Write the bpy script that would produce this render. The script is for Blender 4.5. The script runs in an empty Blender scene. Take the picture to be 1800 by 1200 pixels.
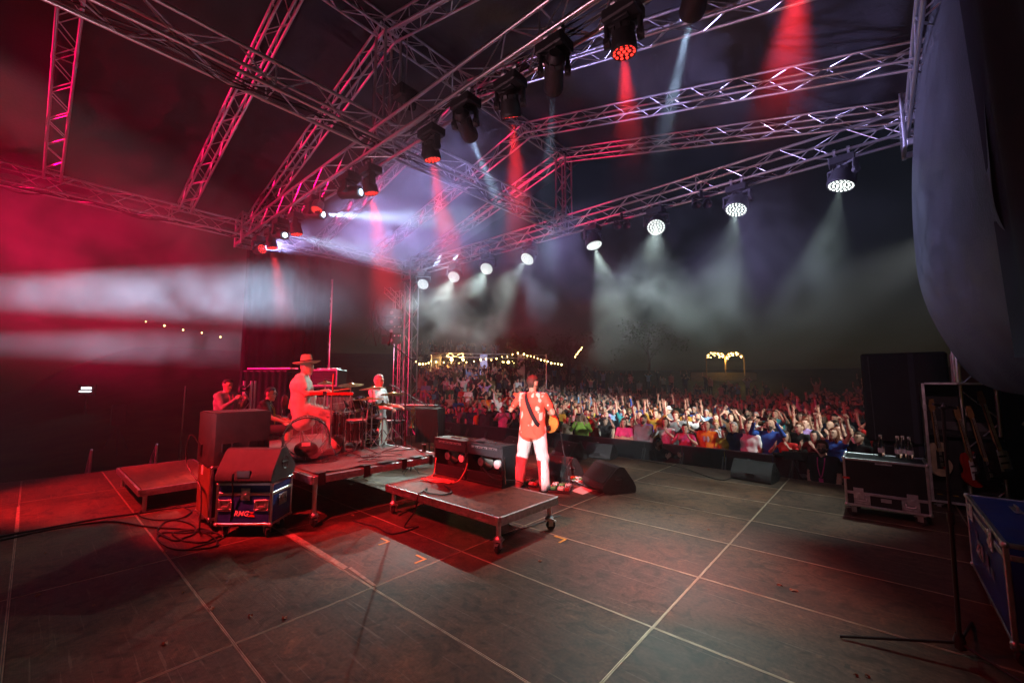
import bpy, math, random
import numpy as np
from mathutils import Vector, Matrix, Quaternion
random.seed(7); rng = np.random.default_rng(7)
R = math.radians
sc = bpy.context.scene
col = sc.collection

# ------------------------------------------------------------------ camera, sky, moon, exposure
CAM_H, FPX, PITCH, YAW = 1.725, 735.0, math.atan(69 / 735.0), R(41.2)
cd = bpy.data.cameras.new('camera'); cam = bpy.data.objects.new('camera', cd); col.objects.link(cam)
cd.sensor_width = 36; cd.lens = FPX / 1800 * 36; cd.clip_start = 0.05; cd.clip_end = 600
cam.location = (0, 0, CAM_H); cam.rotation_euler = (math.pi / 2 + PITCH, 0, YAW)
sc.camera = cam
w = bpy.data.worlds.new('World'); sc.world = w; w.use_nodes = True
wn = w.node_tree
sky = wn.nodes.new('ShaderNodeTexSky'); sky.sky_type = 'NISHITA'; sky.sun_disc = False
sky.sun_elevation = R(4); sky.sun_rotation = R(140)
bg = wn.nodes['Background']; bg.inputs[1].default_value = 0.003
wn.links.new(sky.outputs[0], bg.inputs[0])
sd = bpy.data.lights.new('moon', 'SUN'); sd.energy = 0.004; sd.angle = R(0.5); sd.color = (0.8, 0.88, 1)
so = bpy.data.objects.new('moon', sd); col.objects.link(so); so.rotation_euler = (R(60), 0, R(140))
sc.view_settings.view_transform = 'Standard'; sc.view_settings.look = 'None'
sc.view_settings.gamma = 1; sc.view_settings.exposure = 0.0; sc.view_settings.use_curve_mapping = False
cy = sc.cycles
cy.use_adaptive_sampling = True; cy.adaptive_threshold = .05; cy.use_denoising = True; cy.denoiser = 'OPENIMAGEDENOISE'; cy.denoising_prefilter = 'ACCURATE'
cy.max_bounces = 5; cy.diffuse_bounces = 2; cy.glossy_bounces = 3; cy.transmission_bounces = 5; cy.transparent_max_bounces = 8
cy.volume_bounces = 0; cy.volume_max_steps = 256; cy.sample_clamp_indirect = 4; cy.use_light_tree = True; cy.light_sampling_threshold = .03
cy.caustics_reflective = False; cy.caustics_refractive = False

# pixels of the 1800x1200 photograph -> directions; the distance always comes from a plane that the thing touches
_f = np.array([-math.sin(YAW) * math.cos(PITCH), math.cos(YAW) * math.cos(PITCH), math.sin(PITCH)])
_r = np.array([math.cos(YAW), math.sin(YAW), 0.]); _u = np.cross(_r, _f); _c = np.array([0, 0, CAM_H])
def ray(px, py): return _f * FPX + _r * (px - 900) - _u * (py - 600)
def atz(px, py, z=0.): d = ray(px, py); return Vector(_c + d * ((z - CAM_H) / d[2]))
def atx(px, py, x): d = ray(px, py); return Vector(_c + d * (x / d[0]))
def aty(px, py, y): d = ray(px, py); return Vector(_c + d * (y / d[1]))
def atd(px, py, depth): return Vector(_c + ray(px, py) * (depth / FPX))
def px_of(p):
    v = np.array(p) - _c; z = v @ _f
    return 900 + FPX * (v @ _r) / z, 600 - FPX * (v @ _u) / z, z

# ------------------------------------------------------------------ materials
MATS = {}
def mat(name, c=(.5, .5, .5), rough=.5, metal=0., var=.25, vscale=8., bump=0., bscale=60., spec=.5, objcol=False, emit=None, es=1., trans=0., ior=1.45, alpha=1., sheen=0., coat=0.):
    if name in MATS: return MATS[name]
    m = bpy.data.materials.new(name); m.use_nodes = True; MATS[name] = m
    nt = m.node_tree; N = nt.nodes; L = nt.links
    b = N['Principled BSDF']
    b.inputs['Base Color'].default_value = (*c, 1); b.inputs['Roughness'].default_value = rough
    b.inputs['Metallic'].default_value = metal; b.inputs['Specular IOR Level'].default_value = spec
    b.inputs['Transmission Weight'].default_value = trans; b.inputs['IOR'].default_value = ior
    b.inputs['Alpha'].default_value = alpha
    if sheen: b.inputs['Sheen Weight'].default_value = sheen
    if coat: b.inputs['Coat Weight'].default_value = coat
    if emit:
        b.inputs['Emission Color'].default_value = (*emit, 1); b.inputs['Emission Strength'].default_value = es
    tc = N.new('ShaderNodeTexCoord'); src = None
    if objcol:
        oi = N.new('ShaderNodeObjectInfo'); src = oi.outputs['Color']
        L.new(src, b.inputs['Base Color'])
    if var > 0:
        nz = N.new('ShaderNodeTexNoise'); nz.inputs['Scale'].default_value = vscale; nz.inputs['Detail'].default_value = 5
        L.new(tc.outputs['Object'], nz.inputs['Vector'])
        mr = N.new('ShaderNodeMapRange'); mr.inputs[1].default_value = .3; mr.inputs[2].default_value = .7
        mr.inputs[3].default_value = 1 - var; mr.inputs[4].default_value = 1 + var * .6
        L.new(nz.outputs['Fac'], mr.inputs[0])
        mx = N.new('ShaderNodeMix'); mx.data_type = 'RGBA'; mx.blend_type = 'MULTIPLY'; mx.inputs[0].default_value = 1
        mx.inputs[6].default_value = (*c, 1)
        if src is not None: L.new(src, mx.inputs[6])
        L.new(mr.outputs[0], mx.inputs[7]); L.new(mx.outputs[2], b.inputs['Base Color'])
        mr2 = N.new('ShaderNodeMapRange'); mr2.inputs[3].default_value = max(.03, rough - .1); mr2.inputs[4].default_value = min(1, rough + .12)
        L.new(nz.outputs['Fac'], mr2.inputs[0]); L.new(mr2.outputs[0], b.inputs['Roughness'])
    if bump > 0:
        n2 = N.new('ShaderNodeTexNoise'); n2.inputs['Scale'].default_value = bscale; n2.inputs['Detail'].default_value = 3
        L.new(tc.outputs['Object'], n2.inputs['Vector'])
        bp = N.new('ShaderNodeBump'); bp.inputs['Strength'].default_value = bump; bp.inputs['Distance'].default_value = .02
        L.new(n2.outputs['Fac'], bp.inputs['Height']); L.new(bp.outputs[0], b.inputs['Normal'])
    return m

ALU = mat('aluminium', (.72, .72, .74), .34, 1., .18, 14)
ALUD = mat('aluminium_dull', (.5, .5, .52), .45, 1., .3, 20)
CHROME = mat('chrome', (.85, .85, .87), .12, 1., .05, 30)
BLACKM = mat('black_metal', (.02, .02, .022), .4, 0, .2, 20)
BLACKP = mat('black_plastic', (.025, .025, .027), .5, 0, .2, 40, .15, 200)
SPKP = mat('speaker_paint', (.035, .033, .034), .55, 0, .3, 12, .35, 260)
TOLEX = mat('black_tolex', (.018, .018, .022), .5, 0, .2, 30, .4, 300)
RUBBER = mat('rubber', (.02, .02, .02), .7, 0, .2, 30)
CLOTHB = mat('black_cloth', (.016, .016, .018), .85, 0, .3, 5, .2, 90, .2)
GRILLE = mat('speaker_grille', (.02, .02, .02), .6, .3, .2, 60, .5, 500)
CABLE = mat('black_cable', (.02, .02, .021), .45, 0, .15, 30)
BLUEP = mat('blue_laminate', (.02, .055, .30), .35, 0, .25, 9, .1, 200)
BLACKL = mat('black_laminate', (.014, .014, .016), .4, 0, .25, 9, .1, 200)
PLY = mat('brown_ply', (.18, .09, .04), .5, 0, .3, 12, .1, 80)
REDP = mat('red_lacquer', (.42, .02, .015), .2, 0, .1, 8, coat=.5)
WHITEP = mat('white_print', (.8, .8, .8), .6, 0, .1, 8)
PAPER = mat('paper', (.75, .74, .7), .7, 0, .1, 8)
YTAPE = mat('yellow_tape', (.62, .36, .03), .6, 0, .2, 30)
BTAPE = mat('beige_tape', (.34, .27, .19), .65, 0, .45, 18)
GAFFA = mat('black_gaffer_tape', (.012, .012, .013), .6, 0, .2, 40)
RTAPE = mat('red_tape', (.7, .04, .03), .6, 0, .1, 30)
PINKC = mat('pink_cable', (.62, .25, .2), .45, 0, .1, 30)
GOLD = mat('brass', (.75, .5, .2), .22, 1., .1, 20)
CYMB = mat('cymbal_bronze', (.62, .45, .18), .3, 1., .2, 40)
WOODN = mat('maple', (.45, .25, .1), .35, 0, .3, 14)
WOODR = mat('rosewood', (.07, .03, .018), .45, 0, .3, 14)

# ------------------------------------------------------------------ mesh builder
class MB:
    def __init__(s): s.v = []; s.f = []; s.m = []
    def add(s, vs, fs, mi=0):
        o = len(s.v); s.v += [tuple(x) for x in vs]; s.f += [tuple(i + o for i in f) for f in fs]; s.m += [mi] * len(fs); return s
    def box(s, c, d, mi=0, rot=None, ch=0.):
        c = Vector(c); x, y, z = d[0] / 2, d[1] / 2, d[2] / 2
        if ch <= 0:
            vs = [(sx * x, sy * y, sz * z) for sz in (-1, 1) for sy in (-1, 1) for sx in (-1, 1)]
            fs = [(0, 2, 3, 1), (4, 5, 7, 6), (0, 1, 5, 4), (2, 6, 7, 3), (0, 4, 6, 2), (1, 3, 7, 5)]
        else:
            vs = []; ix = {}
            for sx in (-1, 1):
                for sy in (-1, 1):
                    for sz in (-1, 1):
                        for k in range(3):
                            p = [sx * x, sy * y, sz * z]
                            for j, sg in enumerate((sx, sy, sz)):
                                if j != k: p[j] -= sg * ch
                            ix[(sx, sy, sz, k)] = len(vs); vs.append(p)
            fs = []
            for k in range(3):
                a, b_ = [(1, 2), (2, 0), (0, 1)][k]
                for sg in (-1, 1):
                    q = []
                    for s1, s2 in ((-1, -1), (1, -1), (1, 1), (-1, 1)):
                        t = [0, 0, 0]; t[k] = sg; t[a] = s1; t[b_] = s2; q.append(ix[(*t, k)])
                    fs.append(tuple(q) if sg > 0 else tuple(q[::-1]))
            for k in range(3):
                a, b_ = [(1, 2), (2, 0), (0, 1)][k]
                for s1 in (-1, 1):
                    for s2 in (-1, 1):
                        t0 = [0, 0, 0]; t1 = [0, 0, 0]; t0[k] = -1; t1[k] = 1
                        for t in (t0, t1): t[a] = s1; t[b_] = s2
                        q = (ix[(*t0, a)], ix[(*t1, a)], ix[(*t1, b_)], ix[(*t0, b_)])
                        fs.append(q if s1 * s2 < 0 else q[::-1])
            for sx in (-1, 1):
                for sy in (-1, 1):
                    for sz in (-1, 1):
                        q = (ix[(sx, sy, sz, 0)], ix[(sx, sy, sz, 1)], ix[(sx, sy, sz, 2)])
                        fs.append(q if sx * sy * sz > 0 else q[::-1])
        if rot is not None: vs = [rot @ Vector(v) for v in vs]
        return s.add([c + Vector(v) for v in vs], fs, mi)
    def cyl(s, a, b, r0, r1=None, n=10, mi=0, caps=True):
        a = Vector(a); b = Vector(b); r1 = r0 if r1 is None else r1
        d = b - a; q = d.to_track_quat('Z', 'Y'); vs = []
        for p, r in ((a, r0), (b, r1)):
            for k in range(n):
                t = 2 * math.pi * k / n; vs.append(p + q @ Vector((r * math.cos(t), r * math.sin(t), 0)))
        fs = [(k, (k + 1) % n, n + (k + 1) % n, n + k) for k in range(n)]
        if caps: fs += [tuple(range(n - 1, -1, -1)), tuple(range(n, 2 * n))]
        return s.add(vs, fs, mi)
    def lathe(s, prof, a=(0, 0, 0), d=(0, 0, 1), n=20, mi=0, close=False):
        a = Vector(a); q = Vector(d).to_track_quat('Z', 'Y'); vs = []; fs = []
        for (r, h) in prof:
            for k in range(n):
                t = 2 * math.pi * k / n; vs.append(a + q @ Vector((r * math.cos(t), r * math.sin(t), h)))
        for i in range(len(prof) - 1):
            for k in range(n):
                fs.append((i * n + k, i * n + (k + 1) % n, (i + 1) * n + (k + 1) % n, (i + 1) * n + k))
        if close: fs.append(tuple(range(n - 1, -1, -1))); fs.append(tuple((len(prof) - 1) * n + k for k in range(n)))
        return s.add(vs, fs, mi)
    def tube(s, pts, r, n=6, mi=0):
        pts = [Vector(p) for p in pts]; vs = []; fs = []; prev = None; m = len(pts)
        rr = r if isinstance(r, (list, tuple)) else [r] * m
        for i, p in enumerate(pts):
            t = (pts[min(i + 1, m - 1)] - pts[max(i - 1, 0)])
            if t.length < 1e-9: t = Vector((0, 0, 1))
            t.normalize()
            if prev is None:
                prev = t.orthogonal().normalized()
            prev = (prev - t * prev.dot(t)); prev = prev.normalized() if prev.length > 1e-6 else t.orthogonal().normalized()
            bn = t.cross(prev)
            for k in range(n):
                a = 2 * math.pi * k / n; vs.append(p + (prev * math.cos(a) + bn * math.sin(a)) * rr[i])
        for i in range(m - 1):
            for k in range(n): fs.append((i * n + k, i * n + (k + 1) % n, (i + 1) * n + (k + 1) % n, (i + 1) * n + k))
        fs += [tuple(range(n - 1, -1, -1)), tuple((m - 1) * n + k for k in range(n))]
        return s.add(vs, fs, mi)
    def prism(s, poly, off, mi=0):            # planar polygon (3-D points) swept by off
        off = Vector(off); n = len(poly); vs = [Vector(p) for p in poly]; vs += [p + off for p in vs]
        fs = [tuple(range(n - 1, -1, -1)), tuple(range(n, 2 * n))] + [(k, (k + 1) % n, n + (k + 1) % n, n + k) for k in range(n)]
        return s.add(vs, fs, mi)
    def ell(s, c, r, nu=12, nv=8, mi=0, rot=None):
        c = Vector(c); vs = []; fs = []
        for i in range(nv + 1):
            ph = math.pi * i / nv
            for k in range(nu):
                t = 2 * math.pi * k / nu
                p = Vector((r[0] * math.sin(ph) * math.cos(t), r[1] * math.sin(ph) * math.sin(t), -r[2] * math.cos(ph)))
                vs.append(c + (rot @ p if rot is not None else p))
        for i in range(nv):
            for k in range(nu): fs.append((i * nu + k, i * nu + (k + 1) % nu, (i + 1) * nu + (k + 1) % nu, (i + 1) * nu + k))
        return s.add(vs, fs, mi)
    def grid(s, fn, nu, nv, mi=0):
        vs = [fn(i / nu, j / nv) for j in range(nv + 1) for i in range(nu + 1)]
        fs = [(j * (nu + 1) + i, j * (nu + 1) + i + 1, (j + 1) * (nu + 1) + i + 1, (j + 1) * (nu + 1) + i) for j in range(nv) for i in range(nu)]
        return s.add(vs, fs, mi)
    def mesh(s, name, mats, smooth=35):
        me = bpy.data.meshes.new(name); me.from_pydata(s.v, [], s.f)
        for m in (mats if isinstance(mats, (list, tuple)) else [mats]): me.materials.append(m)
        if any(s.m): me.polygons.foreach_set('material_index', s.m)
        if smooth:
            me.polygons.foreach_set('use_smooth', [True] * len(s.f)); me.update()
            me.set_sharp_from_angle(angle=R(smooth))
        me.update(); return me
    def build(s, name, mats, parent=None, smooth=35, loc=None):
        return link(name, s.mesh(name, mats, smooth), parent, loc)

def link(name, data, parent=None, loc=None):
    o = bpy.data.objects.new(name, data); col.objects.link(o)
    if parent is not None: o.parent = parent
    if loc is not None: o.location = loc
    return o
def tag(o, label=None, cat=None, group=None, kind=None):
    if label: o['label'] = label
    if cat: o['category'] = cat
    if group: o['group'] = group
    if kind: o['kind'] = kind
    return o
def thing(name, label, cat, loc=(0, 0, 0), rz=0., group=None):
    o = bpy.data.objects.new(name, None); col.objects.link(o); o.empty_display_size = .1
    o.location = loc; o.rotation_euler = (0, 0, rz); return tag(o, label, cat, group)
def kids(o): return [c for c in bpy.data.objects if c.parent is o]
CH = {}
def copy_tree(o, label=None, loc=None, rz=None, parent=None):
    c = o.copy(); col.objects.link(c); c.parent = parent
    if label: c['label'] = label
    if loc is not None: c.location = loc
    if rz is not None: c.rotation_euler = (0, 0, rz)
    for ch in list(o.children): copy_tree(ch, parent=c)
    return c
def cyl_mesh(name, m, n=8):
    return MB().cyl((0, 0, 0), (0, 0, 1), 1, 1, n).mesh(name, m, 40)
def rod(name, me, a, b, r, parent):           # a shared unit cylinder stretched from a to b
    a = Vector(a); b = Vector(b); d = b - a
    o = link(name, me, parent); q = d.to_track_quat('Z', 'Y')
    o.matrix_local = Matrix.Translation(a) @ q.to_matrix().to_4x4() @ Matrix.Diagonal((r, r, d.length, 1)); return o
def bez(ps, n=24):                             # Catmull-Rom through ps
    ps = [Vector(p) for p in ps]; P = [ps[0] * 2 - ps[1]] + ps + [ps[-1] * 2 - ps[-2]]; out = []
    for i in range(1, len(P) - 2):
        for k in range(n):
            t = k / n; a, b, c_, d = P[i - 1], P[i], P[i + 1], P[i + 2]
            out.append(.5 * ((2 * b) + (c_ - a) * t + (2 * a - 5 * b + 4 * c_ - d) * t * t + (3 * b - a - 3 * c_ + d) * t ** 3))
    out.append(ps[-1]); return out
def spot(name, loc, target, power, cone, color, blend=.5, rad=.08, parent=None):
    l = bpy.data.lights.new(name, 'SPOT'); l.energy = power; l.spot_size = R(cone); l.spot_blend = blend; l.color = color; l.shadow_soft_size = rad
    o = bpy.data.objects.new(name, l); col.objects.link(o)
    M_ = Matrix.Translation(Vector(loc)) @ (Vector(target) - Vector(loc)).to_track_quat('-Z', 'Y').to_matrix().to_4x4()
    if parent is not None:
        o.parent = parent; o.matrix_local = M_
    else: o.matrix_world = M_
    return o

# strengths of the stage lamps (watts) and the haze
WASH_W, RED_W, BEAM_W, CROWD_W, KEY_W, LEFT_W, REDKEY_W, UP_W, BLUE_W = 800, 2600, 3000, 8200, 3600, 70000, 2000, 600, 22000
HAZE = .0028
SMOKES = [('smoke drifting under the front truss', (-12.6, 5.4, 1.4), (1.2, 9.4, 5.5), .24, .8, (.44, .68), 3.),
          ('purple smoke hanging behind the cross truss', (-8.99, 1.9, 2.2), (-2.61, 5.39, 7.0), .36, .65, (.3, .75), 5.),
          ('smoke around the nearest red lamps', (-2.6, 2.6, 3.5), (.6, 5.39, 6.2), .34, .9, (.35, .75), 1.),
          ('streaked smoke in the red light and white beam at the left', (-16.5, -2.6, .8), (-9.0, 7.0, 7.6), .13, .8, (.34, .68), 8.)]

# ------------------------------------------------------------------ ground, deck
def sstep(a, b, x): t = min(1, max(0, (x - a) / (b - a))); return t * t * (3 - 2 * t)
GZ = -1.05
def zg(x, y):
    d = math.hypot(x, y); ang = math.degrees(math.atan2(-x, max(y, .01)))
    return GZ + (2.3 * sstep(19, 34, d) * sstep(30, 45, ang) + 4.2 * sstep(37, 62, d)) * (1 if y > 8 else sstep(-4, 8, y))
gm = mat('field_grass', (.05, .055, .022), .9, 0, .55, .9, .8, 6)
def gfn(u, v):
    a = (u - .5) * 2; b = v
    x = -20 + math.copysign(abs(a) ** 1.6, a) * 150; y = -14 + b ** 1.6 * 180
    return (x, y, zg(x, y) + .03 * math.sin(x * 3.1) * math.sin(y * 2.7))
tag(MB().grid(gfn, 110, 110).build('ground', gm), kind='structure')

XL, XC, XR = -12.1, -5.7, 0.72
YF, YM, ZT = 8.5, 3.45, 5.58
DX0, DY0, NX, NY = -11.31, -1.0, 7, 10
def deck_material():
    m = bpy.data.materials.new('deck_phenolic_ply'); m.use_nodes = True
    nt = m.node_tree; N = nt.nodes; L = nt.links; b = N['Principled BSDF']
    tc = N.new('ShaderNodeTexCoord'); oi = N.new('ShaderNodeObjectInfo'); g = N.new('ShaderNodeNewGeometry')
    def noise(scale, det, vec, dist=0.):
        n = N.new('ShaderNodeTexNoise'); n.inputs['Scale'].default_value = scale; n.inputs['Detail'].default_value = det
        n.inputs['Distortion'].default_value = dist; L.new(vec, n.inputs['Vector']); return n.outputs['Fac']
    def rmp(src, pts):
        r = N.new('ShaderNodeValToRGB'); L.new(src, r.inputs[0]); e = r.color_ramp.elements
        e[0].position, e[0].color = pts[0][0], (*pts[0][1], 1); e[1].position, e[1].color = pts[-1][0], (*pts[-1][1], 1)
        for p, c in pts[1:-1]: q = e.new(p); q.color = (*c, 1)
        return r.outputs[0]
    def mix(mode, fac, a, b_):
        x = N.new('ShaderNodeMix'); x.data_type = 'RGBA'; x.blend_type = mode
        for i, s in ((0, fac), (6, a), (7, b_)):
            if hasattr(s, 'links'): L.new(s, x.inputs[i])
            elif i == 0: x.inputs[0].default_value = s
            else: x.inputs[i].default_value = (*s, 1)
        return x.outputs[2]
    tint = rmp(oi.outputs['Random'], [(0, (.092, .043, .026)), (.3, (.104, .056, .035)), (.55, (.074, .045, .034)), (.8, (.098, .046, .026)), (1, (.060, .045, .038))])
    big = noise(1.1, 6, g.outputs['Position'], .4)
    c1 = mix('MULTIPLY', 1, tint, rmp(big, [(.3, (.55, .53, .5)), (.55, (1, 1, 1)), (.75, (1.5, 1.42, 1.3))]))
    mp = N.new('ShaderNodeMapping'); mp.inputs['Scale'].default_value = (1.2, 7, 1); mp.inputs['Rotation'].default_value = (0, 0, .5); L.new(g.outputs['Position'], mp.inputs['Vector'])
    st = noise(2.2, 8, mp.outputs[0], .6)
    c2 = mix('MIX', rmp(st, [(.58, (0, 0, 0)), (.75, (.35, .35, .35))]), c1, (.16, .105, .072))
    sm = noise(5.5, 7, g.outputs['Position'], 1.6)
    c2 = mix('MULTIPLY', 1, c2, rmp(sm, [(.34, (.5, .48, .46)), (.5, (1, 1, 1)), (.62, (1.05, 1.02, 1)), (.74, (1.75, 1.65, 1.5))]))
    for sx_, rot_ in ((.5, .35), (.7, 1.75), (.6, -.6)):                 # drag marks of cases and feet
        mq = N.new('ShaderNodeMapping'); mq.inputs['Scale'].default_value = (sx_, 26, 1); mq.inputs['Rotation'].default_value = (0, 0, rot_); L.new(g.outputs['Position'], mq.inputs['Vector'])
        sc1 = noise(1.6, 4, mq.outputs[0], .35)
        c2 = mix('MIX', rmp(sc1, [(.665, (0, 0, 0)), (.70, (.5, .5, .5))]), c2, (.2, .14, .1))
    spt = noise(9, 2, g.outputs['Position']); c2 = mix('MIX', rmp(spt, [(.70, (0, 0, 0)), (.735, (.7, .7, .7))]), c2, (.018, .014, .012))
    fine = noise(40, 3, g.outputs['Position'])
    c3 = mix('MULTIPLY', 1, c2, rmp(fine, [(.3, (.7, .7, .7)), (.7, (1.25, 1.25, 1.25))]))
    L.new(c3, b.inputs['Base Color'])
    rr = N.new('ShaderNodeMapRange'); rr.inputs[3].default_value = .42; rr.inputs[4].default_value = .7; b.inputs['Specular IOR Level'].default_value = .28; L.new(big, rr.inputs[0]); L.new(rr.outputs[0], b.inputs['Roughness'])
    # pressed wire-mesh relief of anti-slip ply
    v = N.new('ShaderNodeTexVoronoi'); v.inputs['Scale'].default_value = 95; v.inputs['Randomness'].default_value = .12; L.new(g.outputs['Position'], v.inputs['Vector'])
    bp = N.new('ShaderNodeBump'); bp.inputs['Strength'].default_value = .35; bp.inputs['Distance'].default_value = .002
    L.new(v.outputs['Distance'], bp.inputs['Height'])
    bp2 = N.new('ShaderNodeBump'); bp2.inputs['Strength'].default_value = .12; bp2.inputs['Distance'].default_value = .02; L.new(st, bp2.inputs['Height'])
    L.new(bp2.outputs[0], bp.inputs['Normal']); L.new(bp.outputs[0], b.inputs['Normal'])
    return m
DECK = deck_material()
pb = MB().box((0, 0, -.03), (1.979, .979, .06), 0, ch=.002)
e = .0084
for y in (-.4948, .4948): pb.box((0, y, -.0395), (1.997, e - .002, .08), 1)
for x in (-.9948, .9948): pb.box((x, 0, -.0395), (e - .002, .98, .08), 1)
pm = pb.mesh('deck_panel', [DECK, mat('worn_deck_edge', (.44, .33, .24), .5, .4, .5, 6)])
floor = MB().box((DX0 + NX, DY0 + NY / 2, -.14), (NX * 2 - .02, NY - .02, .1)).build('stage_floor', BLACKM)
tag(floor, kind='structure')
for i in range(NX):
    for j in range(NY):
        o = link('deck_panel', pm, floor, (DX0 + 2 * i + 1, DY0 + j + .5, random.uniform(-.0015, .0015)))
        if random.random() < .5: o.rotation_euler = (0, 0, math.pi)
skirt = MB()
for k in range(120):
    x0 = DX0 + k * NX * 2 / 120; x1 = DX0 + (k + 1) * NX * 2 / 120
    y0 = DY0 + NY + .012 + .012 * math.sin(k * 1.7); y1 = DY0 + NY + .012 + .012 * math.sin((k + 1) * 1.7)
    skirt.add([(x0, y0, GZ), (x1, y1, GZ), (x1, y1, -.1), (x0, y0, -.1)], [(0, 1, 2, 3)])
tag(skirt.build('stage_skirt', CLOTHB), 'black cloth skirt hanging along the front edge of the stage', 'skirt')

# ------------------------------------------------------------------ trusses
CHM = cyl_mesh('truss_tube', ALU, 12); BRM = cyl_mesh('truss_brace', ALU, 6)
def truss(label, a, b, half=.17, cr=.025, br=.0095, bay=.46, upv=(0, 0, 1), plates=True, group='roof trusses', name='roof_truss', ncol=4):
    a = Vector(a); b = Vector(b); d = (b - a); Ln = d.length; d.normalize()
    u = Vector(upv); u = (u - d * u.dot(d)).normalized(); s = d.cross(u)
    t = thing(name, label, 'truss', a, 0, group)
    cs = [s * sx * half + u * su * half for sx, su in ((-1, -1), (1, -1), (1, 1), (-1, 1))]
    for c in cs: rod('chord', CHM, c, c + d * Ln, cr, t)
    n = max(2, round(Ln / bay))
    for f in range(4):
        p, q = cs[f], cs[(f + 1) % 4]
        for k in range(n):
            x, y = (p, q) if (k + f) % 2 == 0 else (q, p)
            rod('brace', BRM, x + d * (Ln * (k + .06) / n), y + d * (Ln * (k + .94) / n), br, t)
    if plates:
        nb = max(1, int(Ln // 3))
        for k in range(nb + 1):                      # upright frames at the ends and where sections are pinned together
            x = d * (Ln * k / nb if 0 < k < nb else (.02 if k == 0 else Ln - .02))
            for f in range(4): rod('brace', BRM, cs[f] + x, cs[(f + 1) % 4] + x, br * 1.15, t)
            if 0 < k < nb:
                for c in cs: rod('coupler', CHM, c + x - d * .05, c + x + d * .05, cr * 1.25, t)
    return t
truss('front roof truss carrying the row of round white wash lights', (XL, YF, ZT), (XR, YF, ZT))
truss('cross truss overhead carrying the red wash lights and beam lights', (XL, YM, ZT - .06), (XR, YM, ZT - .06))
truss('left side truss running low across the red haze', (XL, -1.5, ZT), (XL, YF, ZT))
truss('right side truss beside the black bulging drape', (XR, -1.5, ZT), (XR, YF, ZT))
truss('middle truss running from upstage to the front truss', (XC, -1.5, ZT), (XC, YF - .2, ZT))
truss('upstage truss above and behind the photographer', (XL, -1.2, ZT), (XR, -1.2, ZT))
RZ0, RZ1 = ZT + .2, 7.42
ys = [(-.02, 'furthest left'), (2.08, 'second from the left'), (YM, 'meeting the middle post'), (5.27, 'behind the middle post'), (7.05, 'next to the front gable'), (YF, 'at the front gable')]
for y, w_ in ys:
    truss('left roof rafter truss %s' % w_, (XL, y, RZ0), (XC, y, RZ1), .115, .021, .008, .36, name='rafter_truss', group='rafter trusses')
    if y > 3: truss('right roof rafter truss %s' % w_, (XC, y, RZ1), (XR, y, RZ0), .115, .021, .008, .36, name='rafter_truss', group='rafter trusses')
truss('ridge truss under the black roof', (XC, -1, RZ1), (XC, YF, RZ1), .115, .021, .008, .36)
truss('upright post truss over the crossing of the middle trusses', (XC, YM, ZT + .2), (XC, YM, RZ1 - .1), .14, .022, .008, .3, upv=(1, 0, 0), name='post_truss')
truss('upright post truss over the front truss', (XC, YF, ZT + .2), (XC, YF, RZ1 - .1), .14, .022, .008, .3, upv=(1, 0, 0), name='post_truss')
truss('front tower truss behind the keyboard table', (XL, YF, GZ), (XL, YF, ZT + .5), .17, .025, .0095, .46, upv=(1, 0, 0), name='tower_truss', group='tower trusses')
truss('right tower truss behind the guitar rack', (XR + .3, YF + .35, GZ), (XR + .3, YF + .35, ZT + .5), .17, .025, .0095, .46, upv=(1, 0, 0), name='tower_truss', group='tower trusses')
truss('tower truss in the haze beside the hanging cable loom', (XL - 2.0, 6.4, GZ), (XL - 2.0, 6.4, 5.2), .16, .022, .0085, .4, upv=(1, 0, 0), name='tower_truss', group='tower trusses')
# corner sleeve blocks of the ground support
sb = MB()
for (x, y, lab) in ((XR + .02, YF, 'metal sleeve block at the right end of the front truss'), (XL, YF, 'metal sleeve block on top of the front tower by the keyboards'), (XL, YM, 'metal corner block where the cross truss meets the left side truss')):
    t = thing('sleeve_block', lab, 'truss corner', (x, y, ZT), 0, 'sleeve blocks')
    for sx in (-1, 1):
        for sy in (-1, 1): rod('upright', CHM, (sx * .24, sy * .24, -.42), (sx * .24, sy * .24, .42), .027, t)
    for z in (-.36, .0, .36):
        f = MB()
        for sx in (-1, 1):
            f.box((sx * .24, 0, z), (.05, .5, .09), ch=.006); f.box((0, sx * .24, z), (.44, .05, .09), ch=.006)
        f.build('frame', ALUD, t)
# black roof skin and back drape
def sag(u): return .07 * math.sin(math.pi * ((u * 7) % 1))
rb = MB()
rb.grid(lambda u, v: (XL - .7 + (XC - XL + .7) * u, -2.2 + 11.6 * v, RZ0 + .05 + (RZ1 - RZ0 + .16) * u - sag(v) + .02 * math.sin(u * 40)), 40, 70)
rb.grid(lambda u, v: (XC + (XR + .7 - XC) * u, -2.2 + 11.6 * v, RZ1 + .21 - (RZ1 - RZ0 + .16) * u - sag(v) + .02 * math.sin(u * 40)), 40, 70)
roofm = mat('roof_tarp', (.02, .02, .022), .5, 0, .3, 3, .25, 20)
tag(rb.build('roof_canopy', roofm, smooth=80), 'black tarpaulin skin over the gabled stage roof', 'roof')
def folds(fn, nu, nv, amp, freq):
    return fn
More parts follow.
